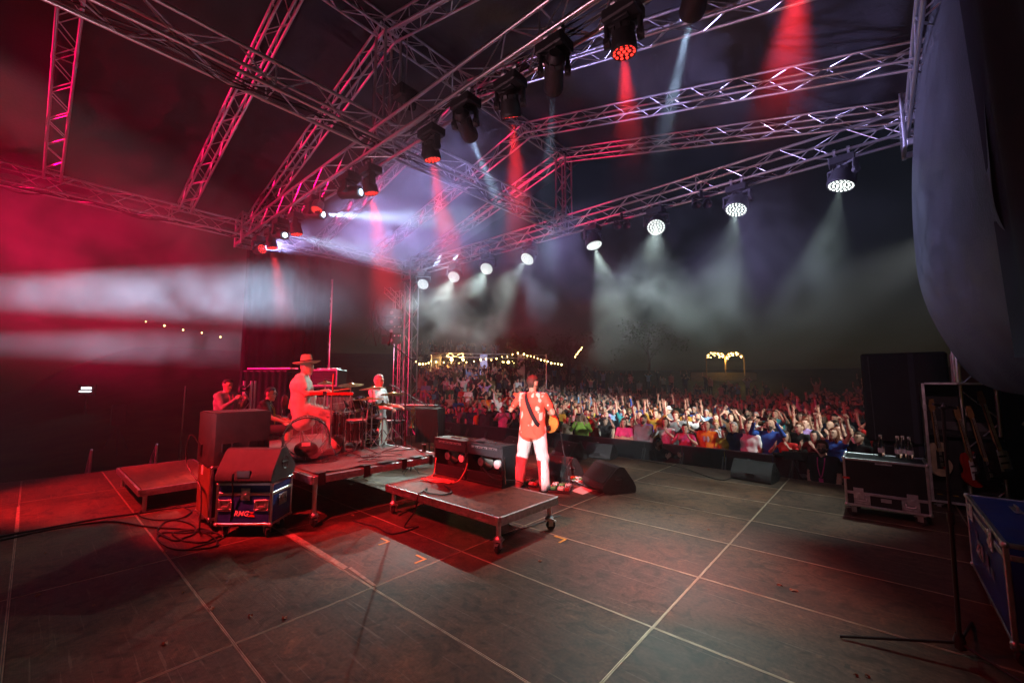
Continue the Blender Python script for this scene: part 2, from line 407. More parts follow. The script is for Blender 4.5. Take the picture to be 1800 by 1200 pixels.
# side cloths
def left_drape(u, v):
    y = YM + .05 + 2.3 * u; k = math.sin(u * 42 + 1.5 * math.sin(u * 9)) * (.05 + .05 * v)
    return (XL - .28 + k, y, ZT - .2 - 4.9 * v + .05 * math.sin(u * 20) * v)
tag(MB().grid(left_drape, 120, 30).build('side_drape', CLOTHB, smooth=80), 'black side drape hanging in folds under the left side truss', 'drape')
DRP = mat('woven_scrim', (.022, .025, .026), .5, 0, .35, 3, .35, 55, .6)
def bulge(u, v):                                    # u along the wall from far (0) to near (1), v from top to bottom
    y = 8.75 - 4.0 * u; s = max(0., v - .70) / .30; b = math.sin(math.pi * min(1, u * 1.02)) ** .8 * math.sin(math.pi * v ** 1.2 * .93) ** .8
    z = 6.05 - 4.05 * v - .42 * math.sin(math.pi * u * .9) * v ** 3
    x = .64 + .12 * u - .24 * b + .03 * math.sin(u * 9 + v * 2) * v + .8 * s ** 2 * (.25 + u * .6) + .003 * math.sin(u * 50 + 8 * v) * (.3 + v)
    return (x, y, z)
tag(MB().grid(bulge, 110, 90).build('scrim_drape', DRP, smooth=80), 'bulging black woven scrim on the right, lit by a pale streak', 'drape')
def near_drape(u, v):
    y = 4.85 - 2.6 * u; return (.655 + .22 * u + .03 * math.sin(u * 25) + .12 * v, y, 6.2 - 4.3 * v)
tag(MB().grid(near_drape, 60, 20).build('side_drape', CLOTHB, smooth=80), 'near black drape at the right edge of the picture', 'drape')
st = MB(); p0 = aty(1612, 250, 8.3); p1 = aty(1640, 440, 8.3)
sv = (p1 - p0).normalized(); sp_ = Vector((1, .0, 0)) * .025
st.prism([p0 - sp_, p0 + sp_, p1 + sp_, p1 - sp_], (0, .006, 0))
tag(st.build('ratchet_strap', mat('grey_webbing', (.05, .05, .06), .8, 0, .2, 30)), 'grey webbing strap running down from the right end of the front truss', 'strap')

# ------------------------------------------------------------------ stage lights (each lamp carries its own light)
def emis(name, c, s):
    m = mat(name, (.1, .1, .1), .3, 0, 0, emit=c, es=s); m.cycles.emission_sampling = 'NONE'; return m
LEDW = emis('led_white', (.9, 1, .95), 2.6); LEDR = emis('led_red', (1, .03, .02), 3); LENSB = emis('lens_blue_white', (.6, .8, 1), 5)
def hexpts(rings, r):
    out = [(0, 0)]
    for k in range(1, rings + 1):
        for j in range(6 * k): a = 2 * math.pi * j / (6 * k) + .2 * k; out.append((r * k / rings * math.cos(a), r * k / rings * math.sin(a)))
    return out
def head_meshes(tag_, rad, length, rings, ledm, taper=.8, lens=None):
    h = MB().lathe([(.001, length), (rad * .55, length), (rad * taper, length * .86), (rad * .98, length * .45), (rad * 1.06, length * .1), (rad * 1.06, -.0), (rad * .98, -.015)], n=26)
    for k in range(10):                                 # cooling fins
        a = 2 * math.pi * k / 10; h.box((rad * .8 * math.cos(a), rad * .8 * math.sin(a), length * .62), (.012, .05, length * .5), rot=Matrix.Rotation(a, 3, 'Z') @ Matrix.Rotation(.2, 3, 'Y'))
    h = h.mesh('head', BLACKP)
    ring = MB().lathe([(rad * .97, -.005), (rad * 1.0, -.022), (rad * .92, -.022), (rad * .9, .0), (.001, .0)], n=26).mesh('front_plate', BLACKM)
    lb = MB()
    if lens: lb.lathe([(lens, -.03), (lens * .7, -.04), (.001, -.044)], n=18)
    else:
        lr = rad * .86 / (rings * 2 + .6) * .72
        for x, y in hexpts(rings, rad * .84): lb.lathe([(lr, -.006), (lr * .9, -.014), (.001, -.02)], (x, y, 0), n=8)
    return h, ring, lb.mesh('led_array', ledm)
BASE = MB().box((0, 0, -.15), (.34, .25, .12), ch=.015).box((0, 0, -.215), (.16, .16, .03), ch=.005).mesh('base', BLACKP)
CLAMP = MB().box((0, 0, -.045), (.03, .05, .1)).lathe([(.042, -.022), (.042, .022), (.03, .022), (.03, -.022), (.042, -.022)], (0, 0, .03), (1, 0, 0), 12).mesh('clamp', ALUD)
def yoke_mesh(wd, dr):
    y = MB().box((0, 0, -.245), (wd + .05, .09, .045), ch=.012)
    for s in (-1, 1): y.box((s * wd / 2, 0, -.245 - dr / 2), (.04, .1, dr), ch=.012).lathe([(.001, -.03), (.05, -.03), (.05, .03), (.001, .03)], (s * wd / 2, 0, -.245 - dr + .04), (1, 0, 0), 12)
    return y.mesh('yoke', BLACKP)
KIND = {}
KIND['wash'] = head_meshes('w', .185, .30, 3, LEDW) + (yoke_mesh(.46, .20), .42)
KIND['red'] = head_meshes('r', .115, .24, 2, LEDR) + (yoke_mesh(.31, .19), .40)
KIND['beam'] = head_meshes('b', .10, .42, 1, LENSB, .95, lens=.055) + (yoke_mesh(.28, .2), .41)
NAMES = {'wash': 'wash_light', 'red': 'wash_light', 'beam': 'beam_light'}
def fixture(kind, label, loc, target, power, cone, color, blend=.6, rad=.1, group=None, stand=False, dz=0.):
    h, ring, led, yk, drop = KIND[kind]
    t = thing(NAMES[kind], label, 'stage light', loc, 0, group)
    sgn = -1
    link('base', BASE, t); [link('clamp', CLAMP, t, (sx * .09, 0, 0)) for sx in (-1, 1)]
    piv = Vector((0, 0, -drop)); tgt = Vector(target) - Vector(loc); d = (tgt - piv).normalized()
    y = link('yoke', yk, t); y.rotation_euler = (0, 0, math.atan2(d.y, d.x) + math.pi / 2)
    hd = link('head', h, t)
    ln = {'wash': .14, 'red': .11, 'beam': .2}[kind]
    hd.matrix_local = Matrix.Translation(piv + d * ln) @ (-d).to_track_quat('Z', 'Y').to_matrix().to_4x4()
    link('front_plate', ring, hd); link('led_array', led, hd)
    if power > 0:
        p = piv + d * (ln + .06); spot('lamp', p, p + d, power, cone, color, blend, rad, t)
    return t
WHITE = (.79, 1., .92); RED = (1., .022, .03); BLUEW = (.52, .72, 1.)
zb = ZT - .19
# pixel columns of the lens discs on the front truss and where each one points on the stage
fw = [(754, -6.9, 3.2, 'leftmost white wash light on the front truss'), (808, -6.6, 3.4, 'second white wash light from the left on the front truss'), (865, -5.8, 3.3, 'third white wash light from the left on the front truss'),
      (938, -6.6, 3.5, 'fourth white wash light from the left, its beam falling straight down'), (1048, -3.1, 7.7, 'white wash light turned sideways just right of the front post'), (1160, -1.9, 3.6, 'brightest white wash light in the middle of the front truss'),
      (1303, -2.3, 5.8, 'second white wash light from the right on the front truss'), (1490, -1.3, 7.2, 'rightmost and largest white wash light on the front truss')]
for px, tx, ty, lab in fw:
    x = aty(px, 410, YF).x
    fixture('wash', lab, (x, YF - .17, zb), (tx, ty, 0), WASH_W * (1.9 if px == 1160 else 1.5 if px < 900 else 1.), 40, WHITE, 1., .025, 'white wash lights on the front truss')
zm = ZT - .06 - .19
reds = [(-1.62, (-1.75, 3.9, 0), 'nearest red wash light hanging top right of centre'), (-3.05, (-4.1, 5.3, 1.5), 'red wash light half hidden in smoke on the cross truss'), (-4.53, (-4.4, 4.6, 0), 'red wash light in front of the middle truss crossing'),
        (-6.14, (-5.8, 4.4, 0), 'small red wash light left of the truss crossing'), (-9.1, (-8.7, 4.2, 0), 'red wash light second from the left corner of the cross truss'), (-10.48, (-10.0, 4.4, 0), 'leftmost red wash light on the cross truss'), (-.2, (-1.3, 4.6, 0), 'red wash light just above the top edge of the picture')]
for x, tg, lab in reds:
    fixture('red', lab, (x, YM, zm), tg, RED_W * (.3 if x == -.2 else .42 if x == -1.62 else 1.4 if x == -3.05 else .7), 34 if x == -.2 else 26 if x > -5 else 28, RED, 1., .04, 'red wash lights on the cross truss')
def on_crowd(px, py): return atz(px, py, 0.2)
beams = [(-.92, on_crowd(1060, 705), .6, 'large beam light at the top edge sending a thin blue beam down'), (-2.35, on_crowd(945, 705), 1.3, 'dark beam light hanging left of the nearest red light'), (-3.71, on_crowd(1026, 705), 1.2, 'beam light behind the truss with a slanting blue beam'),
         (-6.62, Vector((1.0, 6.7, 4.2)), 1.2, 'beam light lying level left of the crossing, pointing right'), (-8.01, Vector((1.0, 7.3, 3.4)), 1.2, 'beam light lying level above the silver lamp, pointing right'), (-9.7, Vector((-7.0, 3.7, 4.15)), .9, 'beam light beside the leftmost red light, pointing right and down')]
for x, tg, k, lab in beams:
    fixture('beam', lab, (x, YM - .1, zm), tg, BEAM_W * k * (1.7 if x < -5 else 1.6), 12 if x < -5 else 10, BLUEW, .7, .03, 'beam lights on the cross truss')
# lamps outside the frame whose light the picture shows: on the crowd, on the guitarist's back, the broad beam at the left, the red on the risers; lamps added as fill are marked below
fixture('wash', 'white wash light on a stand beside the stage turned to the far crowd', (2.0, 11.0, 5.2), (-10.0, 16.8, -.2), CROWD_W, 40, (.95, 1, .93), 1., .03, 'crowd lights')
fixture('wash', 'white wash light on a stand beside the stage turned to the near crowd', (2.5, 11.0, 5.2), (-4.2, 14.0, -.6), CROWD_W * .3, 58, (.95, 1, .93), 1., .03, 'crowd lights')
ls = thing('light_stand', 'lighting stand with a cross bar beside the right loudspeaker stack', 'light stand', (2.25, 11.0, GZ)); rod('tube', CHM, (0, 0, .0), (0, 0, 5.23 - GZ), .03, ls); rod('cross_bar', CHM, (-.5, 0, 5.23 - GZ), (.5, 0, 5.23 - GZ), .024, ls)
for k in range(3): rod('leg', CHM, (0, 0, 1.), (.7 * math.cos(k * 2.094), .7 * math.sin(k * 2.094), .02), .018, ls)
fixture('beam', 'beam light on the upstage truss lighting the guitarist from behind', (-1.6, -1.2, 3.35), (-4.1, 5.4, .95), KEY_W, 15, (.95, .98, 1.), .4, .03, 'upstage lights')
fixture('beam', 'beam light far left sending a broad white beam through the haze', (-10.0, -3.4, 3.0), (-10.4, 5.5, 4.0), LEFT_W * 1.2, 15, (.52, .74, 1.), 1., .03, 'upstage lights')
fixture('beam', 'lower beam light far left with a fainter white beam', (-10.3, -3.4, 2.55), (-14.2, 5.0, 2.75), LEFT_W * .28, 11, (.52, .74, 1.), 1., .03, 'upstage lights')
for x, tx, ty, pw, cn, lab in ((-9.2, -9.2, 1.3, 1.6, 50, 'red wash light on the upstage truss above the low riser'), (-5.6, -6.6, 3., 2.6, 46, 'red wash light on the upstage truss behind the drum kit'), (-2.6, -4.3, 3.6, 1.2, 34, 'red wash light on the upstage truss behind the amplifiers'), (-3.9, -2.6, 2.2, .2, 54, 'red fill light added on the upstage truss over the open deck')):  # the last of these is red fill added across the floor
    fixture('red', lab, (x, -1.2, zb), (tx, ty, .5), REDKEY_W * pw, cn, RED, .5, .05, 'upstage lights')
fixture('red', 'unseen red wash light added offstage to redden the haze at the left', (-12.6, -7.0, 4.6), (-12.0, 5.0, 4.6), REDKEY_W * 6, 72, (1, .0, .08), .8, .05, 'upstage lights')  # added lamp, set far offstage so the left haze reddens evenly
fixture('red', 'unseen pink fill light added on the upstage truss to lift the road case', (.2, -1.2, zb), (.2, 7.4, .6), 260, 30, (1, .45, .55), .8, .05, 'upstage lights')  # added fill lamp, lifts the dark gear at the right
fixture('red', 'blue wash light added at the left end of the cross truss to tint the smoke', (-11.3, YM, zm), (-8.2, 4.3, 5.0), BLUE_W, 34, (.50, .44, 1.), 1., .04, 'upstage lights')  # added lamp with no known source, turns the central smoke violet
fixture('wash', 'unseen pink-white wash light added upstage to brighten the trusses from below', (-4.6, -1.3, 1.0), (-4.8, 4.2, 6.0), UP_W, 100, (1., .48, .58), .9, .04, 'upstage lights')  # added uplight out of view, brightens the trusses and upper haze
# silver par can with red leds
pc = thing('par_can', 'silver par can with red leds clamped under the cross truss', 'stage light', (-7.78, YM - .14, zm))
MB().tube([(-.09, 0, -.02), (-.1, 0, -.28), (.1, 0, -.28), (.1, 0, -.02)], .012).box((0, 0, .0), (.06, .06, .1)).build('yoke', ALU, pc)
hd = MB().lathe([(.001, .2), (.06, .2), (.1, .15), (.105, -.04), (.095, -.04), (.09, -.0), (.001, 0)], n=20).build('head', ALU, pc)
hd.matrix_local = Matrix.Translation((0, 0, -.38)) @ Vector((-.35, .35, 1)).to_track_quat('Z', 'Y').to_matrix().to_4x4()
lb = MB()
for x, y in hexpts(2, .075): lb.lathe([(.014, -.004), (.001, -.014)], (x, y, 0), n=8)
lb.build('led_array', LEDR, hd)
# twin blinders and cable bundles under the front truss
for px, lab in ((1100, 'pair of small black blinder lamps left of the brightest wash light'), (1240, 'pair of small black blinder lamps right of the brightest wash light')):
    x = aty(px, 395, YF).x
    t = thing('blinder', lab, 'stage light', (x, YF - .2, zb), .6, 'blinders')
    MB().box((0, 0, -.06), (.05, .05, .14)).box((0, 0, -.14), (.34, .04, .03)).box((-.16, 0, -.2), (.02, .06, .14)).box((.16, 0, -.2), (.02, .06, .14)).build('bracket', BLACKM, t)
    for s in (-1, 1):
        MB().lathe([(.001, .1), (.05, .1), (.085, .0), (.09, -.02), (.08, -.01), (.03, .05), (.001, .05)], (s * .1, -.02, -.27), (0, .55, .8), 16).build('lamp_bowl', BLACKM, t)
def loom(label, x0, x1, y, z, n, parent=None):
    b = MB()
    for k in range(n):
        pts = []; ph = random.random() * 6
        for i in range(9):
            u = i / 8; pts.append((x0 + (x1 - x0) * u, y + random.uniform(-.1, .1), z + .03 * math.sin(ph + u * 12) - .05 * math.sin(math.pi * ((u * 4) % 1)) * random.random()))
        b.tube(bez(pts, 5), .008, 5)
    return tag(b.build('cable_loom', CABLE), label, 'cables', 'cable looms')
loom('bundle of cables lying along the middle of the front truss', -5.0, -1.2, YF, ZT - .14, 7)
loom('bundle of cables lying along the left half of the front truss', -11.5, -5.4, YF, ZT - .14, 4)
loom('bundle of cables along the right half of the cross truss', -5.2, -.6, YM, ZT - .2, 5)
loom('bundle of cables along the left half of the cross truss', -11.6, -6.0, YM, ZT - .2, 5)
for (x0, x1, y_, z_, lab) in ((XL, XL, None, ZT - .15, 'black cables looped along the left side truss'), (XC, XC, None, ZT - .14, 'black cables looped along the middle truss')):
    b = MB()
    for k in range(4):
        pts = [(x0 + random.uniform(-.12, .12), -1 + 9.3 * i / 16, z_ + random.uniform(-.05, .06) - (.14 * random.random() if i % 3 == 1 else 0)) for i in range(17)]; b.tube(bez(pts, 4), .011, 5)
    tag(b.build('cable_loom', CABLE), lab, 'cables', 'cable looms')
# chain hoists on the cross truss
for x, lab in ((-5.2, 'black chain hoist hanging beside the truss crossing'), (-10.9, 'black chain hoist near the left corner of the cross truss')):
    t = thing('chain_hoist', lab, 'hoist', (x, YM + .02, ZT + .25), 0, 'chain hoists'); MB().box((0, 0, .25), (.24, .34, .22), ch=.03).build('motor', BLACKP, t); MB().lathe([(.07, 0), (.09, .1), (.09, .24), (.07, .26)], (.14, 0, -.02), n=14).build('chain_bag', CLOTHB, t); rod('chain', CHM, (0, 0, -.1), (0, 0, 1.2), .009, t); MB().tube([(-.05, 0, .14), (-.05, 0, .04), (0, 0, .0), (.04, 0, .05)], .012).build('hook', ALUD, t)

# ------------------------------------------------------------------ people: one continuous skinned surface per body
def surface_nets(F, org, h):
    s = F < 0; nx, ny, nz = F.shape
    cnt = np.zeros((nx - 1, ny - 1, nz - 1), np.int32); acc = np.zeros((nx - 1, ny - 1, nz - 1, 3))
    def sl(o, n): return slice(o, o + n - 1)
    for ax in range(3):
        o1, o2 = [a for a in range(3) if a != ax]
        for d1 in (0, 1):
            for d2 in (0, 1):
                a = [0, 0, 0]; a[o1] = d1; a[o2] = d2; b = list(a); b[ax] = 1
                A = (sl(a[0], nx), sl(a[1], ny), sl(a[2], nz)); B = (sl(b[0], nx), sl(b[1], ny), sl(b[2], nz))
                fa, fb = F[A], F[B]; m = s[A] != s[B]
                t = np.where(m, fa / np.where(m, fa - fb, 1), 0)
                cnt += m
                for k in range(3): acc[..., k] += np.where(m, a[k] + (t if k == ax else 0), 0)
    act = cnt > 0; idx = np.full(act.shape, -1, np.int64); ii = np.argwhere(act); idx[act] = np.arange(len(ii))
    V = (ii + acc[act] / cnt[act][:, None]) * h + org
    Q = []
    for ax in range(3):
        o1, o2 = [(1, 2), (2, 0), (0, 1)][ax]
        lo = [slice(1, -1)] * 3; hi = [slice(1, -1)] * 3; lo[ax] = slice(0, -1); hi[ax] = slice(1, None)
        m = s[tuple(lo)] != s[tuple(hi)]; e = np.argwhere(m)
        off = np.ones(3, int); off[ax] = 0; e = e + off
        fl = s[e[:, 0], e[:, 1], e[:, 2]]
        def cell(da, db):
            c = e.copy(); c[:, o1] -= da; c[:, o2] -= db; return idx[c[:, 0], c[:, 1], c[:, 2]]
        q = np.stack([cell(1, 1), cell(0, 1), cell(0, 0), cell(1, 0)], 1)
        q[~fl] = q[~fl][:, ::-1]; Q.append(q)
    return V, np.concatenate(Q), ii

def sdf_mesh(prims, h, k=.022):
    """prims: ('c',a,b,ra,rb,mat) tapered capsule | ('e',c,(rx,ry,rz),R3,mat) ellipsoid"""
    P = []
    for p in prims:
        if p[0] == 'c': a, b = np.array(p[1], float), np.array(p[2], float); r = max(p[3], p[4]); P.append((np.minimum(a, b) - r, np.maximum(a, b) + r))
        else: c = np.array(p[1], float); r = max(p[2]); P.append((c - r, c + r))
    lo = np.min([a for a, _ in P], 0) - .06; hi = np.max([b for _, b in P], 0) + .06
    n = np.ceil((hi - lo) / h).astype(int) + 1
    F = np.full(n, .3); D = np.full(n, 9.); Mi = np.zeros(n, np.int8)
    for p, (a, b) in zip(prims, P):
        i0 = np.maximum(0, ((a - .07 - lo) / h).astype(int)); i1 = np.minimum(n, ((b + .07 - lo) / h).astype(int) + 2)
        ax = [lo[j] + h * np.arange(i0[j], i1[j]) for j in range(3)]
        X = np.stack(np.meshgrid(*ax, indexing='ij'), -1)
        if p[0] == 'c':
            A, B = np.array(p[1], float), np.array(p[2], float); d = B - A; L2 = max(d @ d, 1e-9)
            t = np.clip(((X - A) @ d) / L2, 0, 1); f = np.linalg.norm(X - A - t[..., None] * d, axis=-1) - (p[3] + (p[4] - p[3]) * t)
        else:
            Y = X - np.array(p[1], float)
            if p[3] is not None: Y = Y @ np.array(p[3])
            r = np.array(p[2]); q = np.linalg.norm(Y / r, axis=-1); f = (q - 1) * min(r) if False else q * (q - 1) / np.maximum(np.linalg.norm(Y / (r * r), axis=-1), 1e-6)
        S = tuple(slice(i0[j], i1[j]) for j in range(3)); g = F[S]
        hh = np.maximum(k - np.abs(g - f), 0) / k; F[S] = np.minimum(g, f) - hh * hh * k / 4
        fb_ = f - (.012 if p[-1] == SHIRT else 0.); better = fb_ < D[S]; D[S] = np.where(better, fb_, D[S]); Mi[S] = np.where(better, p[-1], Mi[S])
    V, Q, ii = surface_nets(F, lo, h)
    vm = Mi[ii[:, 0], ii[:, 1], ii[:, 2]]
    return V, Q, vm

SKIN, SHIRT, PANT, SHOE, DARK, LIP, BEARD = range(7)
def nrm(v): v = np.array(v, float); return v / max(np.linalg.norm(v), 1e-9)
SH, UP, FO = .19, .285, .255
def joints(**kw):
    J = dict(pel=(0, 0, .95), chest=(0, -.01, 1.32), neck=(0, -.005, 1.475), head=(0, .022, 1.632), hyaw=0, hpitch=0,
             shl=(-SH, -.005, 1.425), shr=(SH, -.005, 1.425), al=((-.18, -.02, -1), (.05, .25, -1)), ar=((.18, -.02, -1), (-.05, .25, -1)),
             hl=(0, .2, -1), hr=(0, .2, -1), nl=(1, 0, 0), nr=(-1, 0, 0), curl=.5,
             hipl=(-.09, 0, .92), hipr=(.09, 0, .92), knl=(-.11, .02, .5), knr=(.11, .02, .5), anl=(-.12, -.02, .09), anr=(.12, -.02, .09), footl=0, footr=0)
    J.update(kw); return J
def lerp(a, b, t): return tuple(np.array(a, float) * (1 - t) + np.array(b, float) * t)
def head_matrix(J): return Matrix.Translation(Vector(J['head'])) @ Matrix.Rotation(R(J['hyaw']), 4, 'Z') @ Matrix.Rotation(R(J['hpitch']), 4, 'X')
def body(J, vox=.02, w=1., belly=0., sleeve='short', legs='long', hem=.9, female=False, beard=False, glasses=False, ns=5, loose=1., k=.022, shoes=True, legw=1.):
    pr = []; hm = head_matrix(J); hr3 = np.array(hm.to_3x3())
    def H(p): return tuple(hm @ Vector(p))
    pel, ch, nk = np.array(J['pel']), np.array(J['chest']), np.array(J['neck'])
    side = nrm(np.array(J['shr']) - np.array(J['shl'])); fwd = nrm(np.cross((0, 0, 1), side))
    if fwd @ np.array((0, 1, 0)) < -.2: fwd = -fwd
    ml = lerp(pel, ch, .42)
    c = 'c'
    sw = .10 * w
    pr += [(c, tuple(ch - side * sw), tuple(ch + side * sw), .115 * w, .115 * w, SHIRT),
           (c, lerp(ch, nk, .55) - side * .13 * w, lerp(ch, nk, .55) + side * .13 * w, .068, .068, SHIRT),
           (c, tuple(np.array(ml) - side * .07 * w), tuple(np.array(ml) + side * .07 * w), (.105 + belly * .2) * w, (.105 + belly * .2) * w, SHIRT),
           (c, tuple(np.array(ml) + fwd * (.01 + belly)), tuple(ch + fwd * .015), .11 * w, .12 * w, SHIRT),
           (c, tuple(pel - side * .075 * w), tuple(pel + side * .075 * w), .115 * w, .115 * w, PANT)]
    if female: pr += [(c, tuple(ch + fwd * .075 - side * .075 + np.array((0, 0, -.02))), tuple(ch + fwd * .08 - side * .07 + np.array((0, 0, -.03))), .06, .06, SHIRT), (c, tuple(ch + fwd * .075 + side * .075 + np.array((0, 0, -.02))), tuple(ch + fwd * .08 + side * .07 + np.array((0, 0, -.03))), .06, .06, SHIRT)]
    hz_ = np.array(lerp(pel, ch, (hem - .95) / (1.32 - .95)))
    for sg in (-1, 1): pr.append((c, tuple(ch + side * sg * .092 * w), tuple(hz_ + side * sg * (.078 if not female else .07) * w), .113 * w, (.118 if not female else .112) * w * loose, SHIRT))
    if belly > .02: pr.append((c, tuple(np.array(ml) + fwd * belly), tuple(hz_ + fwd * belly * .6), .13 * w, .12 * w, SHIRT))
    # neck and head
    pr += [(c, tuple(nk + np.array((0, -.012, -.03))), tuple(np.array(J['shl']) + (0, 0, .0)), .056, .06 * w, SHIRT), (c, tuple(nk + np.array((0, -.012, -.03))), tuple(np.array(J['shr']) + (0, 0, .0)), .056, .06 * w, SHIRT)]
    pr += [(c, tuple(nk - np.array((0, 0, .03))), H((0, -.02, -.06)), .056, .05, SKIN),
           ('e', H((0, -.008, .02)), (.076, .097, .1), hr3, SKIN), ('e', H((0, .02, -.045)), (.06, .07, .068), hr3, BEARD if beard else SKIN),
           (c, H((0, .088, .0)), H((0, .104, -.025)), .011, .016, SKIN), (c, H((0, .065, -.1)), H((0, .06, -.095)), .028, .028, BEARD if beard else SKIN),
           (c, H((-.03, .083, .033)), H((.03, .083, .033)), .012, .012, SKIN),
           ('e', H((-.077, -.005, -.005)), (.012, .022, .032), hr3, SKIN), ('e', H((.077, -.005, -.005)), (.012, .022, .032), hr3, SKIN)]
    ex = MB()
    for s, sh_, (du, df), hd, hn in ((-1, J['shl'], J['al'], J['hl'], J['nl']), (1, J['shr'], J['ar'], J['hr'], J['nr'])):
        sh_ = np.array(sh_); el = sh_ + nrm(du) * UP; wr = el + nrm(df) * FO
        cut = {'short': .62, 'long': 1., 'none': .0}[sleeve]
        if cut > 0: pr.append((c, tuple(sh_), lerp(sh_, el, max(cut, .01)), .066 * w, (.058 if cut < 1 else .05) * w, SHIRT))
        else: pr.append((c, tuple(sh_), tuple(sh_ + nrm(du) * .02), .055, .055, SKIN))
        if sleeve != 'long': pr += [(c, lerp(sh_, el, .25), tuple(el), .045, .038, SKIN), (c, tuple(el), lerp(el, wr, .35), .038, .04, SKIN), (c, lerp(el, wr, .35), tuple(wr), .04, .027, SKIN)]
        else: pr += [(c, tuple(el), lerp(el, wr, .93), .048, .036, SHIRT), (c, lerp(el, wr, .8), tuple(wr), .027, .026, SKIN)]
        d = nrm(hd); n_ = np.array(hn, float); n_ = nrm(n_ - d * (n_ @ d)); sv = np.cross(d, n_) * s
        for o in (-.02, .0, .02): pr.append((c, tuple(wr + d * .01 + sv * o * .6), tuple(wr + d * .085 + sv * o), .017, .015, SKIN))
        cu = J['curl'] if not isinstance(J['curl'], tuple) else J['curl'][0 if s < 0 else 1]
        for i, ln in enumerate((.068, .078, .073, .056)):      # four fingers of unequal length, bent at the knuckles
            b0 = wr + d * .085 + sv * (.033 - .021 * i); pts = [b0 - d * .015]; a = cu * .5; dd = d + sv * (.02 - .013 * i) * 4; dd = nrm(dd)
            for q, sg in enumerate((.45, .32, .23)):
                v = dd * math.cos(a) + n_ * math.sin(a); pts.append(pts[-1] + v * (ln * sg + (.015 if q == 0 else 0))); a += cu * .75
            ex.tube(pts, [.0098, .0095, .0085, .006], ns, SKIN)
        tb = wr + d * .02 + sv * .028; t1 = tb + nrm(sv * .75 + d * .7 + n_ * .3 * cu) * .045; t2 = t1 + nrm(sv * (.4 - cu * .4) + d * .9 + n_ * .6 * cu) * .038
        ex.tube([tb, t1, t2], [.014, .0115, .0075], ns, SKIN)
    for s, hp, kn, an, ft in ((-1, J['hipl'], J['knl'], J['anl'], J['footl']), (1, J['hipr'], J['knr'], J['anr'], J['footr'])):
        hp, kn, an = np.array(hp), np.array(kn), np.array(an); lw = w * legw * (1.08 if legs == 'long' else 1.)
        if legs == 'short':
            pr += [(c, tuple(hp), tuple(kn), .1 * w, .082 * w, PANT), (c, lerp(kn, an, -.1), lerp(kn, an, .3), .055, .056, SKIN), (c, lerp(kn, an, .3), tuple(an), .056, .036, SKIN)]
        else: pr += [(c, tuple(hp), tuple(kn), .095 * lw, .072 * lw, PANT), (c, tuple(kn), lerp(kn, an, .92), .07 * lw, .062 * lw, PANT)]
        if shoes:
            a = R(ft); fd = np.array((math.sin(a) * -1, math.cos(a), 0)); heel = an + np.array((0, 0, -.045)) - fd * .03
            pr += [(c, tuple(an), tuple(heel + (0, 0, .01)), .042, .044, SHOE), (c, tuple(heel + fd * .01), tuple(heel + fd * .19), .043, .036, SHOE)]
    V, Q, vm = sdf_mesh(pr, vox, k)
    # cloth folds
    cl = (vm == SHIRT) | (vm == PANT); amp = .006
    dv = np.sin(V[:, 2] * 30 + V[:, 0] * 19 + 2.3 * np.sin(V[:, 1] * 17)) * (.6 + .4 * np.sin(V[:, 0] * 23 - V[:, 2] * 9 + V[:, 1] * 19))
    ctr = np.stack([V[:, 0] * 0, V[:, 1] * 0, V[:, 2]], 1); rd = V - ctr; rd /= np.maximum(np.linalg.norm(rd, axis=1), 1e-6)[:, None]
    V = V + rd * (dv * amp * cl)[:, None]
    B = MB(); B.v = [tuple(v) for v in V]; B.f = [tuple(q) for q in Q]
    fm = vm[Q]; B.m = [int(x) for x in np.sort(fm, 1)[:, 1]]
    # eyes, brows, mouth sit on the skull
    rot = hm.to_3x3()
    for s in (-1, 1):
        B.ell(H((s * .03, .083, .012)), (.013, .007, .007), 6, 4, DARK, rot); B.ell(H((s * .032, .088, .034)), (.02, .008, .006), 6, 4, DARK, rot)
    B.ell(H((0, .09, -.062)), (.026, .008, .007), 6, 4, LIP, rot)
    if glasses:
        for s in (-1, 1):
            B.tube([H((s * .033 + .026 * math.cos(a), .1, .012 + .021 * math.sin(a))) for a in np.linspace(0, 2 * math.pi, 9)], .0035, 4, DARK)
            B.tube([H((s * .058, .1, .015)), H((s * .08, .01, .012))], .003, 4, DARK)
    B.add(ex.v, ex.f, SKIN)
    return B
def ran_mat(name, stops, rough, **kw):
    m = mat(name, stops[0], rough, 0, .15, 10, **kw); nt = m.node_tree; N = nt.nodes
    oi = N.new('ShaderNodeObjectInfo'); r = N.new('ShaderNodeValToRGB'); r.color_ramp.interpolation = 'CONSTANT'; el = r.color_ramp.elements
    el[0].position = 0; el[0].color = (*stops[0], 1); el[1].position = 1 / len(stops); el[1].color = (*stops[1], 1)
    for i, c in enumerate(stops[2:], 2): q = el.new(i / len(stops)); q.color = (*c, 1)
    nt.links.new(oi.outputs['Random'], r.inputs[0])
    mx = [n for n in N if n.bl_idname == 'ShaderNodeMix'][0]; nt.links.new(r.outputs[0], mx.inputs[6]); return m
SKINM = ran_mat('skin', [(.55, .33, .23), (.62, .39, .28), (.48, .28, .19), (.58, .36, .26), (.66, .43, .32)], .5)
SHIRTM = mat('shirt_cloth', (.5, .5, .5), .85, 0, .18, 9, .15, 45, .3, objcol=True)
PANTM = ran_mat('trouser_cloth', [(.03, .04, .07), (.02, .02, .022), (.08, .07, .055), (.05, .07, .12), (.14, .12, .09)], .85)
SHOEM = mat('shoe_leather', (.04, .035, .03), .5); EYEM = mat('eye_dark', (.03, .02, .018), .35, 0, 0); LIPM = mat('lip', (.32, .11, .1), .5, 0, 0)
BEARDM = mat('beard_hair', (.06, .04, .03), .7, 0, .3, 60); HAIRM = mat('hair', (.1, .06, .03), .55, 0, .5, 90, .6, 120, objcol=True)
